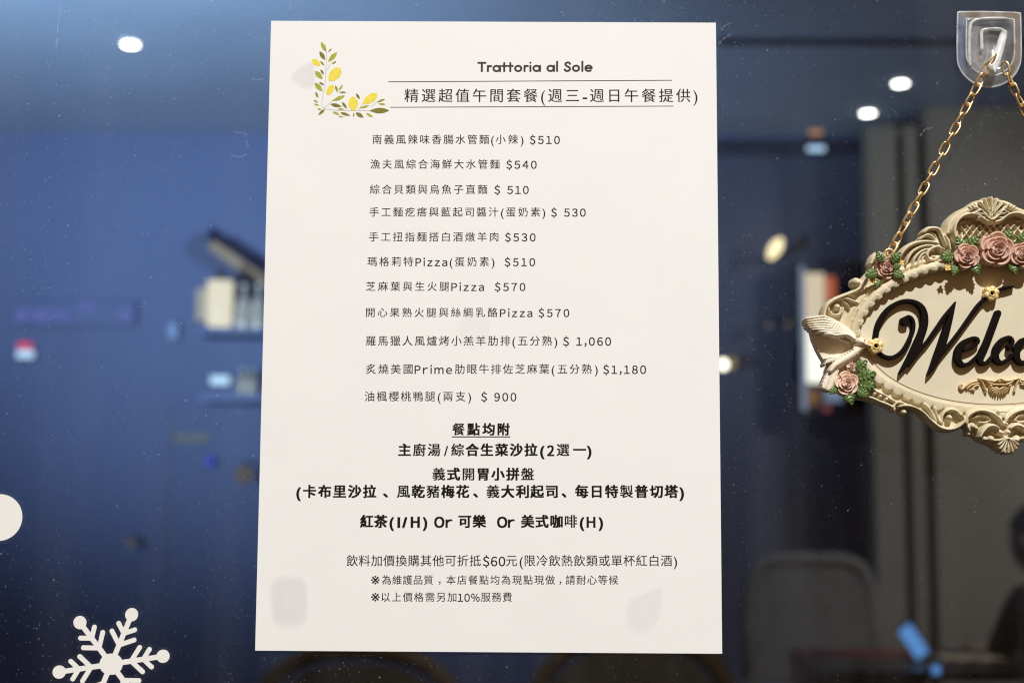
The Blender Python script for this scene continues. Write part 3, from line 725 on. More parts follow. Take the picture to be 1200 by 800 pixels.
# title in a geometric face, drawn as strokes (cap height = 1)
def arc(cx, cy, r, a0, a1, n=14): return [(cx + r * math.cos(math.radians(a)), cy + r * math.sin(math.radians(a))) for a in np.linspace(a0, a1, n)]
XH = .66; R_ = .29
G_ = {'T': ([[(0, .93), (.62, .93)], [(.31, .93), (.31, .07)]], .62), 'r': ([[(.07, XH - .05), (.07, .07)], [(.07, .36), (.12, .52), (.24, .60), (.36, .58)]], .36),
      'a': ([arc(.31, .34, .27, 0, 360), [(.62, XH - .05), (.62, .07)]], .66), 't': ([[(.17, .90), (.17, .07)], [(0, .60), (.38, .60)]], .38),
      'o': ([arc(.33, .34, .27, 0, 360)], .66), 'i': ([[(.07, XH - .06), (.07, .07)], [(.07, .92), (.07, .93)]], .14), 'l': ([[(.07, 1.02), (.07, .07)]], .14),
      'S': ([[(.50, .80), (.42, .91), (.28, .94), (.12, .86), (.10, .70), (.22, .57), (.38, .47), (.49, .34), (.46, .17), (.30, .07), (.14, .09), (.03, .22)]], .54),
      'e': ([[(.05, .36), (.60, .36)] , arc(.32, .34, .28, 6, 312)], .64), ' ': ([], .26)}
adv = 0; strokes = []
for ch in 'Trattoria al Sole':
    ss, w = G_[ch]
    for q in ss: strokes.append([(adv + x, y) for x, y in q])
    adv += w + .155
adv -= .155
q0, q1, qt = L(560.5, 84.6), L(694, 84.2), L(560, 73.2)
sx, sy = (q1[0] - q0[0]) / adv, qt[1] - q0[1]
fd = Field(q0[0] - .002, q1[0] + .002, q0[1] - .002, qt[1] + .002, .0001)
for q in strokes: fd.sd_stroke([(q0[0] + x * sx, q0[1] + (y) * sy + (q1[1] - q0[1]) * x / adv, .00048) for x, y in q], 3 if len(q) > 3 else 6)
fd.flat('title_line', M['ink_title'], sheet, INK_Z, 0, INK_Z - .00002)
# pale lilac watercolour blots
def blot_material(name, col):
    m = mat(name, col, rough=.65, spec=.3); n, l = nodes_of(m)
    at_ = n.new('ShaderNodeAttribute'); at_.attribute_name = 'tint'
    mx = n.new('ShaderNodeMix'); mx.data_type = 'RGBA'; mx.inputs[6].default_value = (.785, .775, .748, 1); mx.inputs[7].default_value = (*col, 1)
    l.new(at_.outputs['Fac'], mx.inputs[0]); l.new(mx.outputs[2], n['Principled BSDF'].inputs['Base Color']); return m
M['blot'] = blot_material('blot_lilac', (.690, .664, .664)); M['blot_pale'] = blot_material('blot_pale', (.735, .712, .695))
def blot(pts, m):
    Q = spline([L(*p) for p in pts], 8, True)[:-1]; c = Q.mean(0); n = len(Q); v = []; f = []; tint = []
    for k, (sc, t) in enumerate(((1.10, 0), (.96, .62), (.84, .9), (.5, 1), (.2, .85))):
        v += [(c[0] + (x - c[0]) * sc, c[1] + (y - c[1]) * sc, .000135) for x, y in Q]; tint += [t] * n
        if k: f += [((k - 1) * n + i, (k - 1) * n + (i + 1) % n, k * n + (i + 1) % n, k * n + i) for i in range(n)]
    f.append(tuple(range(4 * n, 5 * n)))
    o = link_mesh('printed_blot', v, f, m, sheet)
    o.data.attributes.new('tint', 'FLOAT', 'POINT').data.foreach_set('value', tint)
blot([(341, 91), (348, 82), (358, 76), (367, 73), (369, 85), (369, 100), (360, 104), (350, 100)], M['blot'])
blot([(318.5, 684), (330, 676.5), (345, 676), (357, 681), (360, 697), (359, 722), (352, 732), (338, 734), (322, 728), (318, 706)], M['blot'])
blot([(738, 702), (752, 696), (766, 690), (774, 689), (776, 697), (774, 716), (768, 731), (754, 742), (741, 738), (733, 722)], M['blot_pale'])
blot([(540, 372), (560, 366), (574, 376), (572, 396), (556, 408), (538, 398)], blot_material('blot_faint', (.760, .738, .716)))
# lemon sprig
M['lemon'] = mat('print_lemon', (.78, .64, .075), rough=.6, var=.10, scale=500, spec=.3)
M['leaf_light'] = mat('print_leaf_light', (.36, .37, .045), rough=.6, var=.22, scale=700, spec=.3)
M['leaf_mid'] = mat('print_leaf_mid', (.27, .26, .03), rough=.6, var=.2, scale=700, spec=.3)
M['leaf_dark'] = mat('print_leaf_dark', (.20, .165, .02), rough=.6, var=.2, scale=700, spec=.3)
M['stem_print'] = mat('print_stem', (.42, .40, .28), rough=.6)
zz = lambda x, y: (310 + x / 4, 20 + y / 4)
sprig = {'L': MB(), 'G': MB(), 'D': MB(), 'Y': MB()}
def leafp(k, x0, y0, x1, y1, w):
    a = Vector(L(*zz(x0, y0))); b = Vector(L(*zz(x1, y1))); d = b - a; nrm = Vector((-d.y, d.x)).normalized(); pxm = (L(401, 100)[0] - L(400, 100)[0]) / 4
    n = 8; pr = []
    for i in range(n + 1):
        t = i / n; s = (math.sin(math.pi * t) ** (.62 if k == 'Y' else .9)) * (1.05 - .25 * t)
        pr.append((t, s))
    up = [a + d * t + nrm * (w * .5 * pxm * s) for t, s in pr]; dn = [a + d * t - nrm * (w * .5 * pxm * s) for t, s in pr[1:-1]]
    poly = up + dn[::-1]; z = INK_Z + {'L': 0, 'G': .000006, 'D': .000012, 'Y': .000018}[k]
    sprig[k].add([(p.x, p.y, z) for p in poly], [tuple(range(len(poly)))[::-1]])
for q in (('L', 265, 118, 290, 165, 21), ('D', 258, 162, 285, 203, 21), ('L', 340, 166, 298, 212, 24), ('G', 316, 149, 299, 165, 9), ('G', 337, 208, 315, 223, 10), ('Y', 222, 200, 262, 229, 30), ('G', 261, 207, 281, 229, 11), ('Y', 356, 239, 302, 302, 54),
          ('L', 237, 254, 273, 293, 26), ('D', 262, 247, 279, 270, 12), ('D', 256, 306, 281, 321, 10), ('L', 235, 309, 273, 350, 25), ('Y', 323, 318, 292, 368, 33), ('G', 239, 351, 252, 381, 13), ('G', 332, 321, 343, 355, 12), ('L', 367, 319, 347, 347, 12), ('G', 384, 354, 349, 355, 11),
          ('L', 378, 369, 317, 395, 20), ('D', 308, 409, 363, 421, 19), ('D', 363, 399, 387, 431, 14), ('Y', 413, 373, 418, 442, 50), ('D', 429, 359, 447, 386, 13), ('Y', 530, 360, 460, 408, 44), ('G', 566, 385, 525, 401, 11), ('L', 568, 410, 533, 408, 12), ('L', 492, 416, 443, 429, 13), ('D', 585, 439, 491, 440, 29),
          ('D', 427, 449, 465, 472, 21), ('D', 355, 449, 402, 463, 15), ('L', 319, 445, 352, 459, 13), ('D', 283, 433, 252, 461, 14), ('L', 229, 391, 253, 401, 11), ('L', 231, 409, 257, 415, 10), ('L', 247, 429, 269, 437, 10), ('G', 418, 449, 418, 471, 8), ('L', 477, 451, 508, 471, 14), ('L', 345, 465, 371, 470, 9), ('L', 341, 431, 376, 434, 9)):
    leafp(*q)
sp_root = empty('lemon_sprig', (0, 0, 0)); sp_root.parent = sheet
for k, nm, mm in (('L', 'leaf', 'leaf_light'), ('G', 'leaf', 'leaf_mid'), ('D', 'leaf', 'leaf_dark'), ('Y', 'lemon', 'lemon')): sprig[k].build(nm, M[mm], sp_root)
sm = MB()
for pts in ([(290, 160), (292, 200), (287, 250), (284, 320), (272, 380), (274, 425), (330, 438), (400, 440), (470, 440), (494, 440)], [(287, 255), (300, 238), (312, 212)], [(440, 438), (455, 415), (470, 400)], [(500, 425), (520, 405), (540, 395)], [(320, 390), (290, 420), (276, 426)]):
    Q = spline([L(*zz(*p)) for p in pts], 6)
    for a, b in zip(Q[:-1], Q[1:]):
        d = Vector((b[0] - a[0], b[1] - a[1])); nn = Vector((-d.y, d.x)).normalized() * .00011
        sm.add([(a[0] - nn.x, a[1] - nn.y, INK_Z - .00001), (b[0] - nn.x, b[1] - nn.y, INK_Z - .00001), (b[0] + nn.x, b[1] + nn.y, INK_Z - .00001), (a[0] + nn.x, a[1] + nn.y, INK_Z - .00001)], [(0, 1, 2, 3)])
sm.build('stem', M['stem_print'], sp_root)

# ------------------------------------------------------------------ stickers
M['vinyl'] = mat('white_vinyl', (.80, .79, .745), rough=.35, spec=.4)
M['film'] = clear_material('clear_film', .012, rough=.3)
PXM = (L(401, 400)[0] - L(400, 400)[0])
def sticker(name, cx, cy, strokes, lab, cat):
    c = at(cx, cy, 0)
    t = tag(empty(name, (c.x, -.0001, c.z), (math.radians(90), 0, 0)), lab, cat)
    R = max(math.hypot(x, y) + r for s in strokes for x, y, r in s) * PXM + .004
    for nm, grow, h, back, mm in (('clear_border', 3.6 * PXM, .00012, 0, 'film'), ('white_print', 0, .0003, .00018, 'vinyl')):
        fd = Field(-R, R, -R, R, .00022)
        for s in strokes: fd.sd_stroke([(x * PXM, y * PXM, r * PXM) for x, y, r in s], 8, False, grow)
        fd.flat(nm, M[mm], t, h, 0, back)
st = [[(-1.5, 0, 11.8), (1.5, 0, 11.8)]]
for k in range(6):
    a = math.radians(8.9 + 60 * k); ca, sa = math.cos(a), math.sin(a)
    st.append([(0, 0, 3.0), (54 * ca, 54 * sa, 2.9)]); st.append([(59.6 * ca, 59.6 * sa, 7.4), (60 * ca, 60 * sa, 7.4)])
    for d0, ln in ((23, 18), (37, 13)):
        for s in (-1, 1):
            b = a + s * math.radians(50)
            st.append([(d0 * ca, d0 * sa, 2.6), (d0 * ca + ln * math.cos(b), d0 * sa + ln * math.sin(b), 2.75)])
sticker('snowflake_sticker', 130.5, 777.5, st, 'white six armed snowflake sticker on the glass', 'sticker')
sticker('round_sticker', -1, 606, [[(-.4, 0, 26.8), (.4, 0, 26.8)]], 'plain white round sticker cut by the left picture edge', 'sticker')

# ------------------------------------------------------------------ clear adhesive hook
HY = -0.0002
hc = at(1158, 60, HY)
hook = tag(empty('adhesive_hook', hc, (math.radians(90), 0, 0)), 'clear plastic adhesive hook stuck on the glass at upper right', 'hook')
def HL(px, py, w=0.0):
    p = at(px, py, HY - w); return Vector((p.x - hc.x, p.z - hc.z, w))
def plastic(name, milk, rough):
    m = bpy.data.materials.new(name); m.use_nodes = True; n, l = nodes_of(m); b = n['Principled BSDF']
    b.inputs['Base Color'].default_value = (.93, .94, .92, 1); b.inputs['Roughness'].default_value = rough; b.inputs['IOR'].default_value = 1.46
    b.inputs['Transmission Weight'].default_value = 1 - milk
    tc = n.new('ShaderNodeTexCoord'); nz = n.new('ShaderNodeTexNoise'); nz.inputs['Scale'].default_value = 160; nz.inputs['Detail'].default_value = 4
    l.new(tc.outputs['Object'], nz.inputs['Vector']); bp = n.new('ShaderNodeBump'); bp.inputs['Strength'].default_value = .35; bp.inputs['Distance'].default_value = .0008
    l.new(nz.outputs['Fac'], bp.inputs['Height']); l.new(bp.outputs['Normal'], b.inputs['Normal'])
    rp = n.new('ShaderNodeMapRange'); rp.inputs[1].default_value = .35; rp.inputs[2].default_value = .7; rp.inputs[3].default_value = 1 - milk - .12; rp.inputs[4].default_value = 1 - milk * .5
    l.new(nz.outputs['Fac'], rp.inputs[0]); l.new(rp.outputs[0], b.inputs['Transmission Weight'])
    return m
M['plastic_clear'] = plastic('plastic_clear', .10, .14); M['plastic_milky'] = plastic('plastic_milky', .45, .25)
M['plastic_clear'].node_tree.nodes['Principled BSDF'].inputs['Alpha'].default_value = .62
U = [(1121.5, 20), (1122.5, 16.5), (1126, 15), (1158, 15), (1190, 16), (1194, 17.5), (1195, 21), (1195.5, 66), (1192, 82), (1184, 93), (1172, 100.5), (1158, 103), (1144, 100), (1132, 92), (1124, 81), (1121, 66)]
poly = [HL(*p).xy[:] for p in spline(U, 5, True)[:-1]]
cx_, cy_ = np.mean(np.array(poly), 0)
hm = MB(); n = len(poly)
rings = [(1.0, .0002), (1.0, .0012), (.97, .0017), (.80, .0018), (.76, .0028), (.72, .0031), (.60, .0030), (.56, .0022)]
v = []
for sc, z in rings: v += [(cx_ + (x - cx_) * sc, cy_ + (y - cy_) * sc + (1 - sc) * .0008, z) for x, y in poly]
f = [tuple(range(n))[::-1]]
for r_ in range(len(rings) - 1):
    for i in range(n): f.append((r_ * n + i, r_ * n + (i + 1) % n, (r_ + 1) * n + (i + 1) % n, (r_ + 1) * n + i))
f.append(tuple((len(rings) - 1) * n + i for i in range(n)))
hm.add(v, f); hm.build('backing_pad', M['plastic_clear'], hook, True)
rb = MB(); rb.tube([(x, y, .0009) for x, y in poly], .00042, 8, True)
rb.tube([(cx_ + (x - cx_) * .76, cy_ + (y - cy_) * .76 + .0002, .0028) for x, y in poly], .00035, 8, True)
rb.build('moulded_rim', M['plastic_milky'], hook, True)
mb = MB()
mb.tube([HL(x, y, w) for x, y, w in spline([(1150.5, 60, .0030), (1150, 44, .0034), (1151, 36.5, .0034), (1158, 34.5, .0034), (1172, 34.5, .0034), (1177, 38, .0034)], 5)], .00085, 8)
mb.tube([HL(x, y, w) for x, y, w in spline([(1137, 79, .0026), (1135.5, 60, .0030), (1136.5, 34, .0030), (1141, 25, .0030), (1156, 22, .003), (1180, 22, .003)], 5)], .0008, 8)
mb.build('moulded_rib', M['plastic_milky'], hook, True)
q = spline([(1176.5, 38, .003, .0016), (1173.5, 50, .0062, .0019), (1168, 68, .0090, .0020), (1163.5, 80, .0108, .0021), (1161, 84, .0130, .0019), (1160.5, 81, .0152, .0016), (1160.5, 76, .0160, .0013)], 6)
MB().tube([HL(a, b, c) for a, b, c, d in q], [r[3] for r in q], 12).build('hook_arm', M['plastic_milky'], hook, True)

# ------------------------------------------------------------------ welcome plaque
SY = -0.0065                        # back of the plaque
TILT = math.radians(1.35)
SO = at(1168.5, 393, SY - .006)
sign = tag(empty('welcome_sign', (SO.x, SY, SO.z), (math.radians(90), -TILT, 0)), 'ornate cream oval plaque with roses and dark script hanging from a gold chain', 'sign')
ct, stl = math.cos(TILT), math.sin(TILT)
def S2(px, py, w=.006):
    p = at(px, py, SY - w); dx, dz = p.x - SO.x, p.z - SO.z
    return (dx * ct + dz * stl, -dx * stl + dz * ct)
UP = abs(S2(1101, 393)[0] - S2(1100, 393)[0])      # metres of one photo pixel on the plaque
M['resin'] = mat('resin_cream', (.50, .43, .265), rough=.55, color2=(.70, .60, .425), scale=75, bump=.25, bscale=900, spec=.35)
M['plate'] = mat('plate_cream', (.655, .575, .415), rough=.6, var=.035, scale=140, bump=.12, bscale=1200, spec=.3)
M['script'] = mat('script_brown', (.007, .004, .003), rough=.6, spec=.06)
M['rose'] = mat('rose_pink', (.58, .355, .265), rough=.5, var=.10, scale=260, bump=.15, bscale=1500)
M['rose_pale'] = mat('rose_pale', (.74, .52, .40), rough=.5, var=.08, scale=260, bump=.15, bscale=1500)
M['leaf'] = mat('leaf_green', (.042, .09, .014), rough=.35, color2=(.16, .215, .06), scale=420)
M['blossom'] = mat('blossom_yellow', (.74, .50, .13), rough=.4, var=.12, scale=300)
M['gold'] = mat('gold_metal', (.90, .66, .33), rough=.33, metal=.9, var=.08, scale=300)
M['gold_flower'] = mat('gold_flower', (.80, .60, .25), rough=.4, metal=.25, var=.1, scale=300)

F = Field(-.106, .106, -.068, .078, .00028)
def st(pts, r, h, base=.0035, mirror=True, p=.5, w=.006):
    """stroke given in photo pixels; r = one radius or one per point (pixels); h in mm above base"""
    rr = [r] * len(pts) if not hasattr(r, '__len__') else r
    Q = [(*S2(x, y, w), q * UP) for (x, y), q in zip(pts, rr)]
    F.stroke(Q, base, h * .001, 10, p)
    if mirror: F.stroke([(-a, b, c) for a, b, c in Q], base, h * .001, 10, p)
def ball(x, y, r, h, base=.0035, mirror=True, p=.5):
    a, b = S2(x, y); F.dome(a, b, r * UP, base, h * .001, p)
    if mirror: F.dome(-a, b, r * UP, base, h * .001, p)
# backing outline (left half, mirrored)
left = [(1157, 236), (1150, 236), (1142, 239), (1133, 246), (1122, 252), (1113, 261), (1108.5, 271), (1102, 268), (1092, 267), (1081, 272), (1077, 280), (1064, 287), (1053, 298), (1044, 303), (1036, 297), (1029, 299), (1020, 311), (1015, 322), (1012, 330), (1007, 340), (986, 348), (971, 355), (964.5, 366), (965, 378), (985, 392), (985, 430),
        (981, 445), (986, 460), (1000, 467), (1017, 469), (1034, 475), (1050, 481), (1062, 477), (1072, 480), (1083, 491), (1096, 502), (1110, 505), (1124, 502), (1131, 496), (1136, 507), (1148, 517), (1162, 522), (1172, 528), (1180, 532)]
PL = [S2(*p) for p in left]
poly = [(x, y) for x, y in PL if x < 0] ; poly = poly + [(-x, y) for x, y in poly[::-1]]
ins = F.inside(poly)
F.H[ins] = np.maximum(F.H[ins], .0045)
EA, EB = 163 * UP, 86.5 * UP
ecy = S2(1168.5, 393)[1]
def ell(k, n, a0=0): return [(EA * k[0] * math.cos(t + a0), ecy + EB * k[1] * math.sin(t + a0)) for t in np.linspace(0, 2 * math.pi, n, endpoint=False)]
# moulding round the oval: higher towards the top, like an overhanging cornice
for i, t in enumerate(np.linspace(0, 2 * math.pi, 900, endpoint=False)):
    up = max(0, math.sin(t)) ** .6; x, y = EA * 1.015 * math.cos(t), ecy + EB * 1.03 * math.sin(t)
    if up > 0: F.dome(x, y, 3.6 * UP, .0040, .0012 + .0044 * up)
    x, y = EA * 1.085 * math.cos(t), ecy + EB * 1.16 * math.sin(t)
    F.dome(x, y, 5 * UP, .0032, .0006 + .0036 * up)
# scalloped lip of even pitch: flat overlapping lobes
for i, t in enumerate(np.linspace(0, 2 * math.pi, 1100, endpoint=False)):
    up = max(0, math.sin(t)) ** .6
    bo = (4.6 if up > 0 else 1.6) * UP; F.dome((EA + bo) * math.cos(t), ecy + (EB + bo) * math.sin(t), (5.0 if up > 0 else 4.2) * UP, .0050, .0015 + .0042 * up, .14)
Q = np.array(ell((1.0, 1.0), 4000)); cl = np.r_[0, np.cumsum(np.hypot(*np.diff(Q, axis=0).T))]; NB = 66
for k in range(NB):
    i_ = min(3999, np.searchsorted(cl, cl[-1] * (k + .5) / NB)); x, y = Q[i_]; tx, ty = Q[(i_ + 20) % 4000] - Q[i_ - 20]; q = math.hypot(tx, ty); nx_, ny_ = ty / q, -tx / q
    up = max(0, (y - ecy) / EB) ** .6
    F.dome(x + nx_ * 3.2 * UP, y + ny_ * 3.2 * UP, 6.9 * UP, .0050, .0016 + .0042 * up, .16)
    if up > .15: F.dome(x + nx_ * 3.0 * UP, y + ny_ * 3.0 * UP, 2.8 * UP, .0050, .0020 + .0042 * up, .5)
# crest: outer arch, inner cupid-bow rim, side curls, lattice, shell
st([(1109, 274), (1112.5, 262), (1122, 252.5), (1132, 247.5), (1142, 241), (1150, 238)], [4, 5, 5, 5, 5, 4], 5.5)
st([(1118, 284), (1116, 274), (1117.5, 264), (1124, 256), (1134, 252.5), (1144, 254.5), (1152, 260), (1159, 262)], [3.4, 3.4, 3.2, 3, 3, 3, 3.2, 3.4], 7.5)
st([(1121, 276), (1121.5, 268), (1126, 261), (1133, 259.5)], [2.6, 2.8, 2.6, 1.5], 3.2)
st([(1127, 281), (1128, 272), (1134, 267)], [2, 2.2, 1.2], 3)
for k in range(9):
    x = 1124 + 8 * k
    st([(x, 264), (x + 15, 284)], 1.15, 2.6, .0050, mirror=False); st([(x, 284), (x + 15, 264)], 1.15, 2.6, .0050, mirror=False)
hx, hy = 1158.5, 256
for k in range(11):
    a = math.radians(184 - 18.8 * k); ln = 18.5 + 3.8 * math.sin(math.radians(180 * k / 10)); ln *= 1 if 0 < k < 10 else .82
    tx, ty = hx + ln * math.cos(a), hy - ln * math.sin(a) * .98
    st([(hx + 5 * math.cos(a), hy - 4 * math.sin(a)), ((hx + tx) / 2, (hy + ty) / 2), (tx, ty)], [.9, 1.9, 2.9], 6.8 if k % 2 else 6.2, .0045, False)
st([(1141.5, 250), (1146.5, 248.5), (1150, 253), (1158, 259.5), (1167, 254), (1171, 249), (1176, 250.5)], [2.2, 2.4, 2.2, 3, 2.2, 2.4, 2.2], 7.2, .0045, False)
ball(1158.5, 255, 3.6, 8, mirror=False)
for k in range(3): st([(1137 + 3 * k, 247 - 1.5 * k), (1133 + 3.2 * k, 243.5 - 1.6 * k)], 1.3, 6.5)
# curled leaf beside the crest
st([(1081, 273.5), (1086, 269.5), (1092, 268.5), (1098.5, 270), (1102, 277), (1107, 289)], [2, 3, 3.4, 3.4, 3.2, 2], 6.2)
st([(1077, 281), (1082, 277), (1087, 276), (1092, 279), (1097, 287), (1102, 296)], [1.6, 2.4, 2.8, 2.8, 2.6, 1.6], 5.4)
st([(1084, 273.5), (1090, 273), (1095, 276), (1100, 287), (1104, 296)], [1, 1.6, 1.6, 1.4, 1], 4.4)
st([(1106, 276), (1110.5, 283), (1113, 293)], [2.4, 3, 2], 4.6)
# ribbed fan leaf
for q, r, h in (([(1098.5, 286), (1086, 284), (1074, 285), (1063.5, 289.5), (1056, 297), (1052, 306)], 3.0, 5.8), ([(1100, 291), (1089, 288.5), (1078, 290), (1069, 295), (1063, 303), (1060.5, 311)], 2.7, 5.4),
                ([(1094, 293), (1084, 293), (1076, 297), (1070.5, 304), (1068, 313)], 2.5, 5.0), ([(1088, 296), (1081, 297.5), (1076.5, 303), (1074.5, 311)], 2.2, 4.6), ([(1083, 300), (1080, 304), (1079.5, 311)], 2.0, 4.2)):
    st(q, [r * .7] + [r] * (len(q) - 2) + [r * .6], h)
st([(1105, 293), (1097, 290), (1089, 293), (1085, 299), (1088, 305), (1094, 305)], [2, 2.8, 3, 2.8, 2.6, 2.2], 5.6); ball(1093, 301.5, 3, 5.5)
st([(1058, 324), (1070, 318), (1082, 313), (1096, 310), (1106, 309)], 2.2, 5.2)
# left scrolls
ball(1003.6, 331.2, 6.3, 5.6)
st([(1018, 320), (1013, 326), (1009.5, 332), (1006, 338.5), (998, 343), (986.5, 347.5), (976, 352), (968.5, 358.5), (965.5, 367), (967, 376), (973, 382)], [2.2, 2.6, 2.8, 2.8, 2.6, 2.8, 2.8, 3, 3, 2.8, 2], 5.0)
st([(970.5, 357), (971, 363.5), (975, 368.3), (981, 369), (986, 366), (988.2, 360.5)], [2, 2.1, 2.2, 2.2, 2, 1.4], 4.0); ball(980.8, 360, 4.6, 5.2)
st([(984, 350.5), (992, 350), (999, 352.5), (1006, 355)], [1.8, 2.2, 2, 1], 4); st([(984, 348.5), (992, 346), (1001, 345.5)], [1.6, 2, 1], 4)
st([(988, 353), (993, 357), (996, 361)], [1.2, 1.5, 1], 3.4)
st([(1020.5, 309), (1024, 302), (1030, 298), (1036, 300)], [3, 4, 4, 3], 4)
# lower left: bead cord, small curls
st([(1014, 464.5), (1022, 466.5), (1031, 470.5), (1040, 474), (1048, 478.5)], [2, 2.4, 2.4, 2.6, 2.4], 4.2)
for k, (x, y) in enumerate(((1017, 459), (1024, 461.5), (1031, 464.5), (1038, 468))): ball(x, y, 3.4, 4.6)
st([(1020, 455), (1027, 459), (1036, 463), (1046, 469.5), (1055, 473)], [1.6, 2.2, 2, 2.2, 1.6], 4.4)
st([(1047, 481), (1047, 476), (1051, 471.5), (1058, 472.5), (1066, 475.5)], [2, 2.2, 2.4, 2.2, 1.8], 4.6); ball(1058.5, 483, 4.3, 5.0)
# bottom arm with volute
st([(1052, 476.5), (1060, 475.3), (1071, 477.5), (1081, 483.5), (1090, 492.5), (1100.5, 500.5), (1111, 503), (1121.5, 500), (1128.5, 493), (1126, 486)], [1.6, 2.2, 2.4, 2.6, 2.8, 3.2, 3.2, 3, 2.8, 1.6], 5.4)
st([(1083, 474), (1089, 480), (1093.5, 488), (1097, 494)], [2, 2.6, 2.4, 1.4], 4.4); st([(1094.5, 478), (1096.5, 485), (1099.5, 492), (1104, 497)], [1.8, 2.4, 2.2, 1.4], 4.6)
st([(1103, 494), (1103, 488), (1106.5, 482.5), (1113, 480), (1119.5, 481.5), (1124, 486)], [1.8, 2.4, 2.6, 2.6, 2.4, 1.6], 4.8); ball(1112, 489.5, 4.4, 5.4)
# bottom cartouche
st([(1130.5, 496), (1132, 488.5), (1138, 483.5), (1147, 481), (1158, 483), (1167.5, 488.5), (1174, 497)], [2.4, 2.6, 2.8, 2.8, 2.8, 2.8, 2.2], 6.0)
st([(1133, 491), (1132.5, 498), (1136, 505)], [2.2, 2.6, 2], 4.6)
ball(1138.5, 499.5, 5, 6); ball(1142.5, 502, 3.6, 6.4); ball(1135, 508.5, 2.6, 4)
st([(1141, 489), (1148, 486.5), (1155, 488), (1160, 493)], [1.6, 2.2, 2, 1.2], 4.4); st([(1147, 494.5), (1154, 495), (1160, 492)], [1.2, 1.8, 1.2], 4)
st([(1146, 512), (1149, 506), (1155, 500), (1162, 499), (1168, 502)], [2.4, 3.6, 3.8, 3.2, 2], 7.0)
ball(1160, 514.5, 5.2, 6); ball(1152.5, 514, 4.5, 5); ball(1170.5, 507, 4.4, 7)
st([(1163, 516), (1170, 515.5), (1175, 513), (1179, 509.5)], [1.6, 2, 2, 1.6], 6.4)
for k in range(4):
    st([(1175.5 + .3 * k, 491), (1170 + 2.7 * k, 481.5)], [1.0, 1.6], 5.2)
sxx, syy = 1179, 512
for k in range(9):
    a = math.radians(200 + 17.5 * k); ln = 12 + 6.5 * math.sin(math.radians(180 * k / 8))
    st([(sxx + 3 * math.cos(a), syy - 3 * math.sin(a)), (sxx + ln * .6 * math.cos(a), syy - ln * .6 * math.sin(a)), (sxx + ln * math.cos(a), syy - ln * math.sin(a))], [.8, 1.6, 2.3], 6.2, .0040, False)
ball(1179, 514, 2.6, 7.5, mirror=False); ball(1178, 497, 2.6, 6, mirror=False)
# open the oval for the plate
hole = (F.X / (EA * .985)) ** 2 + ((F.Y - ecy) / (EB * .975)) ** 2 < 1
F.H[hole] = -1
F.relief('frame', M['resin'], sign, 0.0, 1)
pl = [(EA * 1.0 * math.cos(t), ecy + EB * .995 * math.sin(t)) for t in np.linspace(0, 2 * math.pi, 160, endpoint=False)]
MB().prism(pl, .0006, .0052).build('plate', M['plate'], sign)
# fine groove line round the lower plate edge
MB().tube([(EA * .955 * math.cos(t), ecy + EB * .93 * math.sin(t), .00525) for t in np.linspace(math.radians(195), math.radians(345), 70)], .00022, 6).build('groove_line', mat('groove_brown', (.36, .27, .18), rough=.7), sign)

# lettering: strokes (x, y, half width) in photo pixels
LW = .0085
FL = Field(-.067, .070, -.028, .030, .00020)
def lt(pts, per=10): FL.sd_stroke([(*S2(x, y, LW), r * UP) for x, y, r in pts], per)
lt([(1060.5, 376, 5.0), (1061, 376, 5.0)]); lt([(1061, 372, 1.6), (1066, 370.5, 1.8), (1070.5, 375, 2), (1071, 384, 2.3), (1067.5, 396, 2.2), (1058.5, 411, 2.2), (1046, 418.6, 2.4), (1034, 415.5, 2.2), (1027.5, 405, 2.6), (1027.5, 391, 3.0), (1032, 376, 3.2), (1043, 361, 2.9), (1058, 352.8, 2.4), (1072, 353.5, 2.6), (1081.5, 361, 3.6), (1084.3, 374, 4.3), (1081.5, 389, 4.4), (1074, 406, 4.3), (1066.5, 420, 3.4), (1055, 437, 1.0)])
lt([(1066, 428, 1.3), (1078, 411, 1.9), (1088, 399.5, 1.9), (1098.5, 384.5, 2.0), (1109, 369.5, 2.1), (1120.5, 354, .7)])
lt([(1120.5, 353.5, .6), (1115.5, 369, 2.6), (1109.5, 388, 4.2), (1104.5, 404, 4.6), (1099, 418, 4.2), (1093.5, 430, 2.8), (1088, 439, .8)])
lt([(1093, 430, 1.6), (1105.5, 413, 1.9), (1117, 399, 1.7), (1127, 386, 1.8), (1137, 372, 2.0), (1146, 359.5, 2.2), (1154, 350.5, 1.8), (1163, 343, 1.5), (1172.5, 338.5, 1.7), (1181, 336.5, 1.9), (1189.5, 335.2, .6)])
lt([(1131, 410.5, 1.5), (1140, 406.5, 1.9), (1146.6, 400.5, 2.2), (1145, 396.3, 2.2), (1138, 397, 2.5), (1129, 403, 3.5), (1123.6, 412, 4.2), (1123.5, 421, 4.0), (1128.5, 427, 2.9), (1136, 426, 2.1), (1144, 419.5, 1.8), (1149, 413.5, 1.5)])
lt([(1170.4, 366.6, 3.7), (1164.5, 382.5, 3.8), (1157.5, 401, 3.8), (1150.5, 416, 3.8), (1150.6, 424.5, 3.2), (1157, 424.8, 2.1), (1163, 418.5, 1.7), (1169, 411.5, 1.5)])
lt([(1184, 406.5, 3.3), (1184.4, 406.3, 3.3)]); lt([(1185.5, 406, 2.0), (1187.6, 399.5, 2.2), (1183.5, 395, 2.2), (1175.5, 399, 3.2), (1168.6, 409.5, 4.0), (1168, 419.5, 3.9), (1173.5, 425, 2.8), (1181.5, 421.5, 2.1), (1188.5, 414.5, 1.7), (1194, 408, 1.5)])
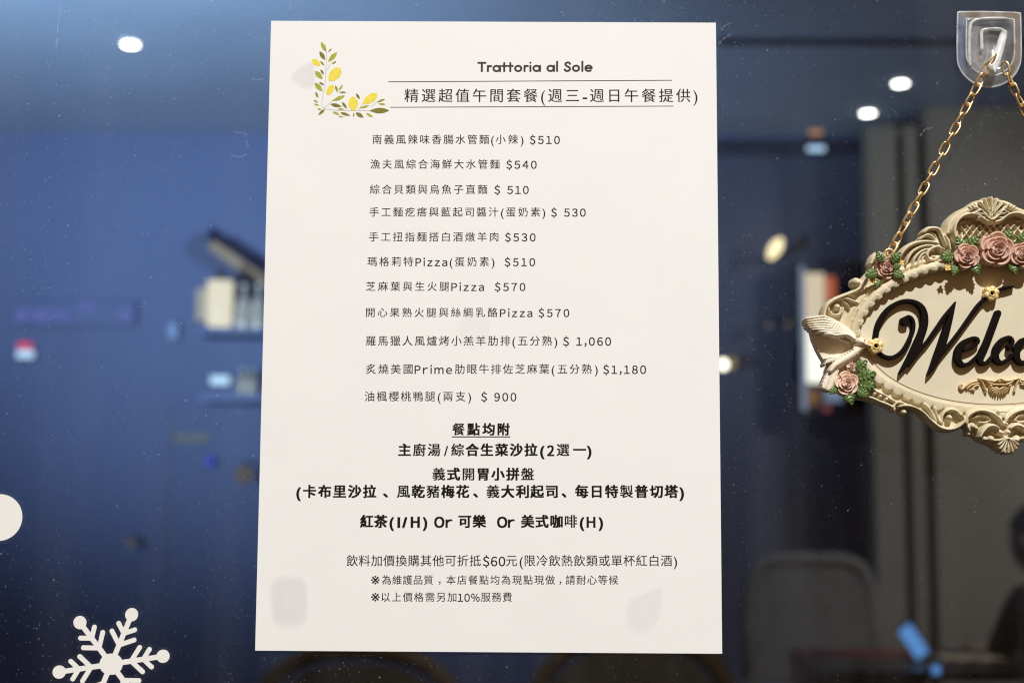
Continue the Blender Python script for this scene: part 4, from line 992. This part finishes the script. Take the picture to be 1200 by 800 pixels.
lt([(1206, 395.5, 2.0), (1198, 400, 3.2), (1192.5, 410.5, 4.0), (1193.5, 421.5, 3.6), (1201, 425, 2.6), (1209, 418, 3.0), (1213, 407, 3.2), (1211, 398, 2.4), (1206, 395.5, 2.0), (1209, 403, 1.6), (1217, 404, 1.5), (1224, 399, 1.5)])
for k in range(3):
    x = 1226 + 17 * k
    lt([(x + (2 if k == 0 else -6), 399 if k == 0 else 416, 1.5), (x + 4, 396.5, 2.0), (x + 6.5, 399, 3.0), (x + 2, 412, 3.6), (x - 1.5, 425, 3.4)])
    lt([(x, 420, 1.5), (x + 7, 407, 1.6), (x + 14, 398, 2.0), (x + 18, 396.5, 2.2)])
lt([(1277, 396.5, 2.0), (1280, 400, 3.2), (1276, 413, 3.6), (1275.5, 422, 3.2), (1281, 424.5, 2.2), (1288, 417, 1.7), (1293, 411, 1.5)])
dx = 166; lt([(1131 + dx, 410.5, 1.5), (1140 + dx, 406.5, 1.9), (1146.6 + dx, 400.5, 2.2), (1145 + dx, 396.3, 2.2), (1138 + dx, 397, 2.5), (1129 + dx, 403, 3.5), (1123.6 + dx, 412, 4.2), (1123.5 + dx, 421, 4.0), (1128.5 + dx, 427, 2.9), (1136 + dx, 426, 2.1), (1146 + dx, 417, 1.6), (1152 + dx, 409, .8)])
FL.flat('lettering', M['script'], sign, .0081, .0002, .0048, True)

# small gilt ornament under the word
FO = Field(-.024, .024, -.034, -.012, .00018)
Fsave = F; F = FO
st([(1126, 449.5), (1124.6, 453), (1127.5, 455.5), (1132, 452), (1138, 448), (1145, 446.5)], [1.0, 1.4, 1.5, 1.5, 1.5, 1.0], 1.9, .005); ball(1127, 450.5, 1.5, 2, .005)
st([(1133, 455), (1139, 450.5), (1147, 449)], [1.2, 1.4, 1.0], 1.8, .005); st([(1139, 456.5), (1142, 452.5), (1147, 451)], [1.6, 1.4, 1.0], 1.8, .005); ball(1141.5, 456.5, 1.7, 2, .005); ball(1136.5, 456.3, 1.0, 1.5, .005)
st([(1147, 443.5), (1151, 448), (1153.5, 454), (1156, 459)], [1.1, 1.5, 1.5, 1], 2, .005); st([(1149, 444), (1156, 445.5), (1164, 446.5), (1170, 444)], [1, 1.5, 1.6, 1.2], 2.4, .005)
st([(1153, 444.5), (1159, 448.5), (1165, 450.5)], [1, 1.6, 1.4], 2.2, .005); ball(1160.5, 452.3, 2.1, 3.2, .005)
st([(1165.3, 450.8), (1176, 450.8)], 1.2, 3.0, .005, False); ball(1170.5, 446.5, 2.0, 3, .005, False)
for k in range(9):
    a = math.radians(196 + 18.5 * k); st([(1170.5 + 3 * math.cos(a), 453 - 2.2 * math.sin(a)), (1170.5 + 10.5 * math.cos(a), 453 - 8.8 * math.sin(a))], [.9, 1.35], 2.6, .005, False)
ball(1170.3, 463, 1.2, 1.8, .005, False); ball(1154.5, 459.5, 1.0, 1.6, .005)
FO.relief('ornament', mat('ornament_gilt', (.66, .50, .27), rough=.42, metal=.25, var=.1, scale=200), sign, .0048, 0)
F = Fsave

# roses: layered petals as relief
def rose(px, py, r, base, hgt, m, w=.011, seed=0, name='rose'):
    cx, cy = S2(px, py, w); R = r * UP; rn = np.random.default_rng(seed)
    stp = max(.00012, R / 34); f = Field(cx - R * 1.25, cx + R * 1.25, cy - R * 1.25, cy + R * 1.25, stp)
    X, Y = (f.X - cx) / R, (f.Y - cy) / R; rr = np.hypot(X, Y); th = np.arctan2(Y, X)
    H = np.full(rr.shape, -1.0)
    rad = [1.0, .72, .46, .27, .12]; pet = [5, 4, 3, 3, 2]
    ph = rn.uniform(0, 6.28, 7)
    for n_, (q, k) in enumerate(zip(rad, pet)):
        u = ((th + ph[n_]) / (2 * math.pi) * k) % 1.0
        edge = q * (1 + .20 * np.sin(math.pi * u) ** .7 - .13) + .05 * (u - .5)
        b = .18 + .52 * (1 - q)
        t = np.clip(rr / edge, 0, 1.4)
        h = b + .46 * t ** 2.6 - .16 * np.clip((t - .88) / .12, 0, 1) ** 2 + .10 * (u - .5)
        H = np.where(t < 1, h, H)
    f.H = np.where(H > 0, base + H * hgt, -1.0)
    return f.relief(name, m, sign, max(.0, base - .003), 0)
# leaf: one mesh with a folded midrib and toothed rim, then copies
def leaf_mesh():
    v = []; f = []; n, mcol = 24, 10
    for i in range(n + 1):
        t = i / n; w = .38 * math.sin(math.pi * min(1, t * 1.04)) ** .75 * (1.05 - .35 * t) + .004
        for k in range(mcol + 1):
            s = k / mcol * 2 - 1; tooth = 1 + .13 * math.sin(t * math.pi * 9) * (abs(s) > .8)
            v.append((t, s * w * tooth, .13 * math.sin(math.pi * t) - .10 * abs(s) * w / .4 * 1.3 + .055 * math.sin(t * 30 - abs(s) * 6) * min(1, abs(s) * 2) - (.07 if abs(s) < .05 else 0)))
    for i in range(n):
        for k in range(mcol): a = i * (mcol + 1) + k; f.append((a, a + mcol + 1, a + mcol + 2, a + 1))
    o = link_mesh('leaf', v, f, M['leaf'], sign, True); md = o.modifiers.new('s', 'SOLIDIFY'); md.thickness = .06; md.offset = -1
    return o
leaf0 = None
def leaf(px, py, ang, ln, w=.009, tilt=0.0, flat=False):
    """px, py = leaf middle; ang = direction of the tip in the picture"""
    global leaf0
    if leaf0 is None: leaf0 = o = leaf_mesh()
    else: o = leaf0.copy(); C.objects.link(o); o.parent = sign
    a = math.radians(ang); x, y = S2(px, py, w); L_ = ln * UP
    o.location = (x - math.cos(a) * L_ / 2, y - math.sin(a) * L_ / 2, w - .001)
    o.rotation_euler = (tilt, -.12, a); o.scale = (L_, L_ * 1.15, L_)
    return o
def blossom(px, py, r, w, m='blossom'):
    x, y = S2(px, py, w); R = r * UP
    mb = MB()
    for k in range(5):
        a = 2 * math.pi * k / 5 + .4; ca, sa = math.cos(a), math.sin(a)
        vv = []; ff = []
        for i in range(6):
            for j in range(5):
                u = i / 5; s = (j - 2) / 2; rad_ = R * (.18 + .86 * u); wd = R * .50 * math.sin(math.pi * min(.92, .18 + u * .8)) * s
                vv.append((x + ca * rad_ - sa * wd, y + sa * rad_ + ca * wd, w + R * (.10 + .35 * u * u - .25 * s * s * u)))
        for i in range(5):
            for j in range(4): q = i * 5 + j; ff.append((q, q + 5, q + 6, q + 1))
        mb.add(vv, ff)
    mb.lathe([(R * .38, -.0012), (R * .42, R * .05), (R * .28, R * .22)], 12, (x, y, w))
    o = mb.build('blossom', M[m], sign, True)
    return o
# crest roses, corner rose, lower rose by the dove, and their mirror images beyond
rose(1168, 291.7, 19.5, .0092, .0070, M['rose'], .012, 3); rose(1132.4, 300.4, 14.5, .0095, .0056, M['rose'], .011, 5); rose(1197.5, 299, 14.5, .0095, .0056, M['rose'], .011, 8)
rose(1040.3, 313.3, 12.8, .0066, .0050, M['rose'], .010, 11)
rose(993.5, 448.5, 13.6, .0060, .0052, M['rose_pale'], .010, 14); rose(998.6, 428.7, 5.2, .0065, .0032, M['rose_pale'], .010, 17, 'rosebud')
rose(1300, 322, 12.8, .0066, .0050, M['rose'], .010, 21); rose(1338, 462, 13.6, .0060, .0052, M['rose_pale'], .010, 24)
for a in ((1125.5, 284.5, 120, 15), (1140.5, 283, 40, 17), (1110.5, 300.5, 185, 16), (1119.5, 316, 250, 13), (1144, 314, 290, 15), (1181.5, 276, 60, 15), (1198, 279, 60, 15), (1189, 313.5, 280, 14),
          (1031.5, 300.5, 125, 13), (1050.5, 301.5, 45, 14), (1021.5, 320.5, 200, 14), (1029, 331, 250, 11), (1054, 321.5, 330, 13), (1052, 312, 20, 9),
          (1010, 427.5, 40, 15), (1016, 440, 15, 20), (1017, 451, 350, 19), (1012, 460, 320, 15), (996, 465.5, 285, 16), (977.5, 456.5, 225, 12), (1011, 434, 160, 10),
          (1290, 308, 130, 13), (1310, 312, 30, 14), (1290, 333, 230, 13), (1318, 456, 180, 18), (1322, 474, 230, 15), (1350, 475, 300, 14)):
    leaf(*a[:3], a[3] * 1.12, w=.0118 if a[1] < 330 else .0088)
for a in ((1056.3, 307.8, 3.6, .0098), (1023.5, 328.5, 4, .0095), (1110.5, 313.5, 4, .0125), (1303, 340, 4, .0095)): blossom(*a)
# two gilt flowers fixed on the face, each with a hole
def eyelet_flower(px, py, R_px, w):
    x, y = S2(px, py, w); f = Field(x - .005, x + .005, y - .005, y + .005, .0001)
    for k in range(6):
        a = 2 * math.pi * k / 6 + .3; f.dome(x + math.cos(a) * R_px * .56 * UP, y + math.sin(a) * R_px * .56 * UP, R_px * .44 * UP, w - .0016, .0014, .3)
    for a in np.linspace(0, 6.283, 40): f.dome(x + math.cos(a) * R_px * .36 * UP, y + math.sin(a) * R_px * .36 * UP, R_px * .14 * UP, w - .0010, .0012)
    f.H[np.hypot(f.X - x, f.Y - y) < R_px * .27 * UP] = -1
    o = f.relief('gilt_flower', M['gold_flower'], sign, .0050, 0)
    MB().lathe([(R_px * .30 * UP, .0051), (R_px * .30 * UP, .0060)], 14, (x, y, 0)).build('dark_pin', M['script'], o)
eyelet_flower(1163.2, 343.2, 9.2, .0098); eyelet_flower(1027, 405, 9.5, .0100)

# dove at the left end: relief with wing, body, head, beak, tail
FD = Field(-.104, -.058, -.032, .014, .00022); Fsave = F; F = FD
DV = .0045
def dv(pts, r, h, p=.5, base=DV): st(pts, r, h, base, False, p, .010)
wing = [(949, 375), (957, 373), (968, 372.5), (980, 376), (991, 382), (999, 389), (1001, 396), (998, 401), (990, 398), (976, 391), (960, 386.5), (951, 383)]
wm = FD.inside([S2(x, y, .012) for x, y in wing])
FD.H[wm] = np.maximum(FD.H[wm], .0088)
for k, (tx, ty, mx_, my_) in enumerate(((944.5, 373.2, 968, 371.5), (944.8, 376.0, 968, 374.5), (945.6, 378.6, 969, 377.8), (946.6, 381.2, 970, 381), (948.2, 383.6, 971, 384), (951, 386, 972, 387), (957, 389, 975, 390), (964, 391.5, 979, 393))):
    dv([(tx, ty), ((tx + mx_) / 2, (ty + my_) / 2 - .6), (mx_, my_), (986 + k * .8, 380.5 + 1.7 * k), (1001, 392 + .8 * k)], [.8, 1.7, 2.1, 2.2, 2.0], 2.4, .5, .0086 + .00018 * k)
for k in range(6):
    dv([(978 + 2.6 * k, 378 + 1.7 * k), (973.5 + 2.8 * k, 384 + 1.9 * k)], [1.2, 1.6], 1.6, .5, .0102)
low = FD.inside([S2(x, y, .006) for x, y in [(950, 386), (975, 394), (1000, 402), (1004, 412), (992, 424), (978, 430), (966, 424), (958, 410), (953, 398)]])
FD.H[low] = np.maximum(FD.H[low], .0058)
dv([(1012, 404), (1006, 410), (998, 416), (988, 422), (979, 428), (974, 434)], [5.2, 6.2, 7.2, 7.0, 5.4, 3.6], 5.6)
ball_ = lambda x, y, r, h, b=DV: F.dome(*S2(x, y, .011), r * UP, b, h * .001)
ball_(1010.5, 400.5, 6.6, 7.4); dv([(1013, 402.5), (1018, 404.5), (1022, 405.5)], [3.2, 2.2, .8], 6.4)
ball_(1012.8, 397.8, 1.0, 1.0, .0112)
for k in range(9):   # feather ripples on breast and rump
    x, y = 1003 - 3.0 * k, 411 + 2.0 * k
    dv([(x - 3.4, y - 3), (x, y + .4), (x + 2.6, y + 4)], [.7, 1.0, .7], 1.0, .5, .0090 - .0001 * k)
for k in range(4): dv([(984 - 2 * k, 419 + k), (974 - 2 * k, 418.5 + 2.2 * k), (968, 420 + 2.6 * k)], [1.3, 1.2, .7], 1.6, .5, .0075)
tail = FD.inside([S2(x, y, .009) for x, y in [(980, 426.5), (985, 431), (982, 441), (979, 452), (976, 457.5), (970, 457.5), (964.5, 455), (964, 450), (968, 440), (974, 430)]])
FD.H[tail] = np.maximum(FD.H[tail], .0078)
for q in ([(979, 430), (973, 442), (967.5, 453)], [(982, 432), (977.5, 444), (973.5, 455)]): dv(q, [1.6, 2.6, 3.2], .8, .5, .0076)
FD.relief('dove', mat('dove_cream', (.74, .65, .50), rough=.6, var=.08, scale=160, bump=.3, bscale=1000), sign, .0, 1)
F = Fsave

# ------------------------------------------------------------------ gold chain from the hook to both shoulders of the plaque
def Wp(u, v, w): 
    m_ = Matrix.Translation((SO.x, SY, SO.z)) @ Matrix.Rotation(-TILT, 4, 'Y') @ Matrix.Rotation(math.radians(90), 4, 'X')
    return m_ @ Vector((u, v, w))
aL = S2(1043, 297, .007); ring_pts = []
for sgn in (-1, 1):
    x, y = (aL[0], aL[1]) if sgn < 0 else (-aL[0], aL[1])
    MB().tube([(x + .0022 * math.cos(t), y + .0022 * math.sin(t), .0055) for t in np.linspace(0, 2 * math.pi, 18, endpoint=False)], .0006, 8, True).build('hanging_ring', M['gold'], sign, True)
    ring_pts.append(Wp(x, y, .0060))
top = hook.location
def hookw(px, py, w): p = at(px, py, HY - w); return Vector(p)
pathL = [hookw(1166, 66, .0125), hookw(1158, 77, .0125), hookw(1149, 94, .0122), ring_pts[0]]
pathR = [hookw(1168, 64, .0125), hookw(1177, 76, .0122), hookw(1186, 100, .0120), ring_pts[1]]
chain = tag(empty('hanging_chain', pathL[0]), 'gold link chain hung over the clear hook holding the plaque', 'chain')
def link_proto():
    n = 28; a, b = .00245, .00145; pts = []
    for k in range(n):
        t = 2 * math.pi * k / n; c_, s_ = math.cos(t), math.sin(t)
        pts.append((.0014 * (1 if c_ > 0 else -1) * (abs(c_) > .001) * min(1, abs(c_) * 2.2) + .00185 * c_, .0017 * math.copysign(abs(s_) ** .8, s_), .0003 * math.sin(2 * t)))
    return MB().tube(pts, .00052, 8, True)
proto = None; cnt = 0
def lay(path, skip=0):
    global proto, cnt
    P = [Vector(p) for p in path]; D_ = [0]
    for a, b in zip(P[:-1], P[1:]): D_.append(D_[-1] + (b - a).length)
    pitch = .00525; n = int(D_[-1] / pitch); pitch = D_[-1] / n
    for k in range(skip, n):
        d = (k + .5) * pitch; i = max(j for j in range(len(P) - 1) if D_[j] <= d)
        dirv = (P[i + 1] - P[i]).normalized(); c = P[i] + dirv * (d - D_[i])
        if proto is None: proto = link_proto().build('link', M['gold'], chain, True); o = proto
        else: o = proto.copy(); C.objects.link(o); o.parent = chain
        side = Vector((0, -1, 0)); side = (side - dirv * side.dot(dirv)).normalized(); yv = side.cross(dirv)
        m_ = Matrix((dirv, yv, side)).transposed()
        roll = (math.radians(28) if k % 2 else math.radians(-52)) + random.uniform(-.2, .2) + .35 * math.sin(k * .45)
        o.location = c - chain.location; o.rotation_euler = (m_ @ Matrix.Rotation(roll, 3, 'X')).to_euler(); cnt += 1
lay(pathL); lay(pathR, 1)
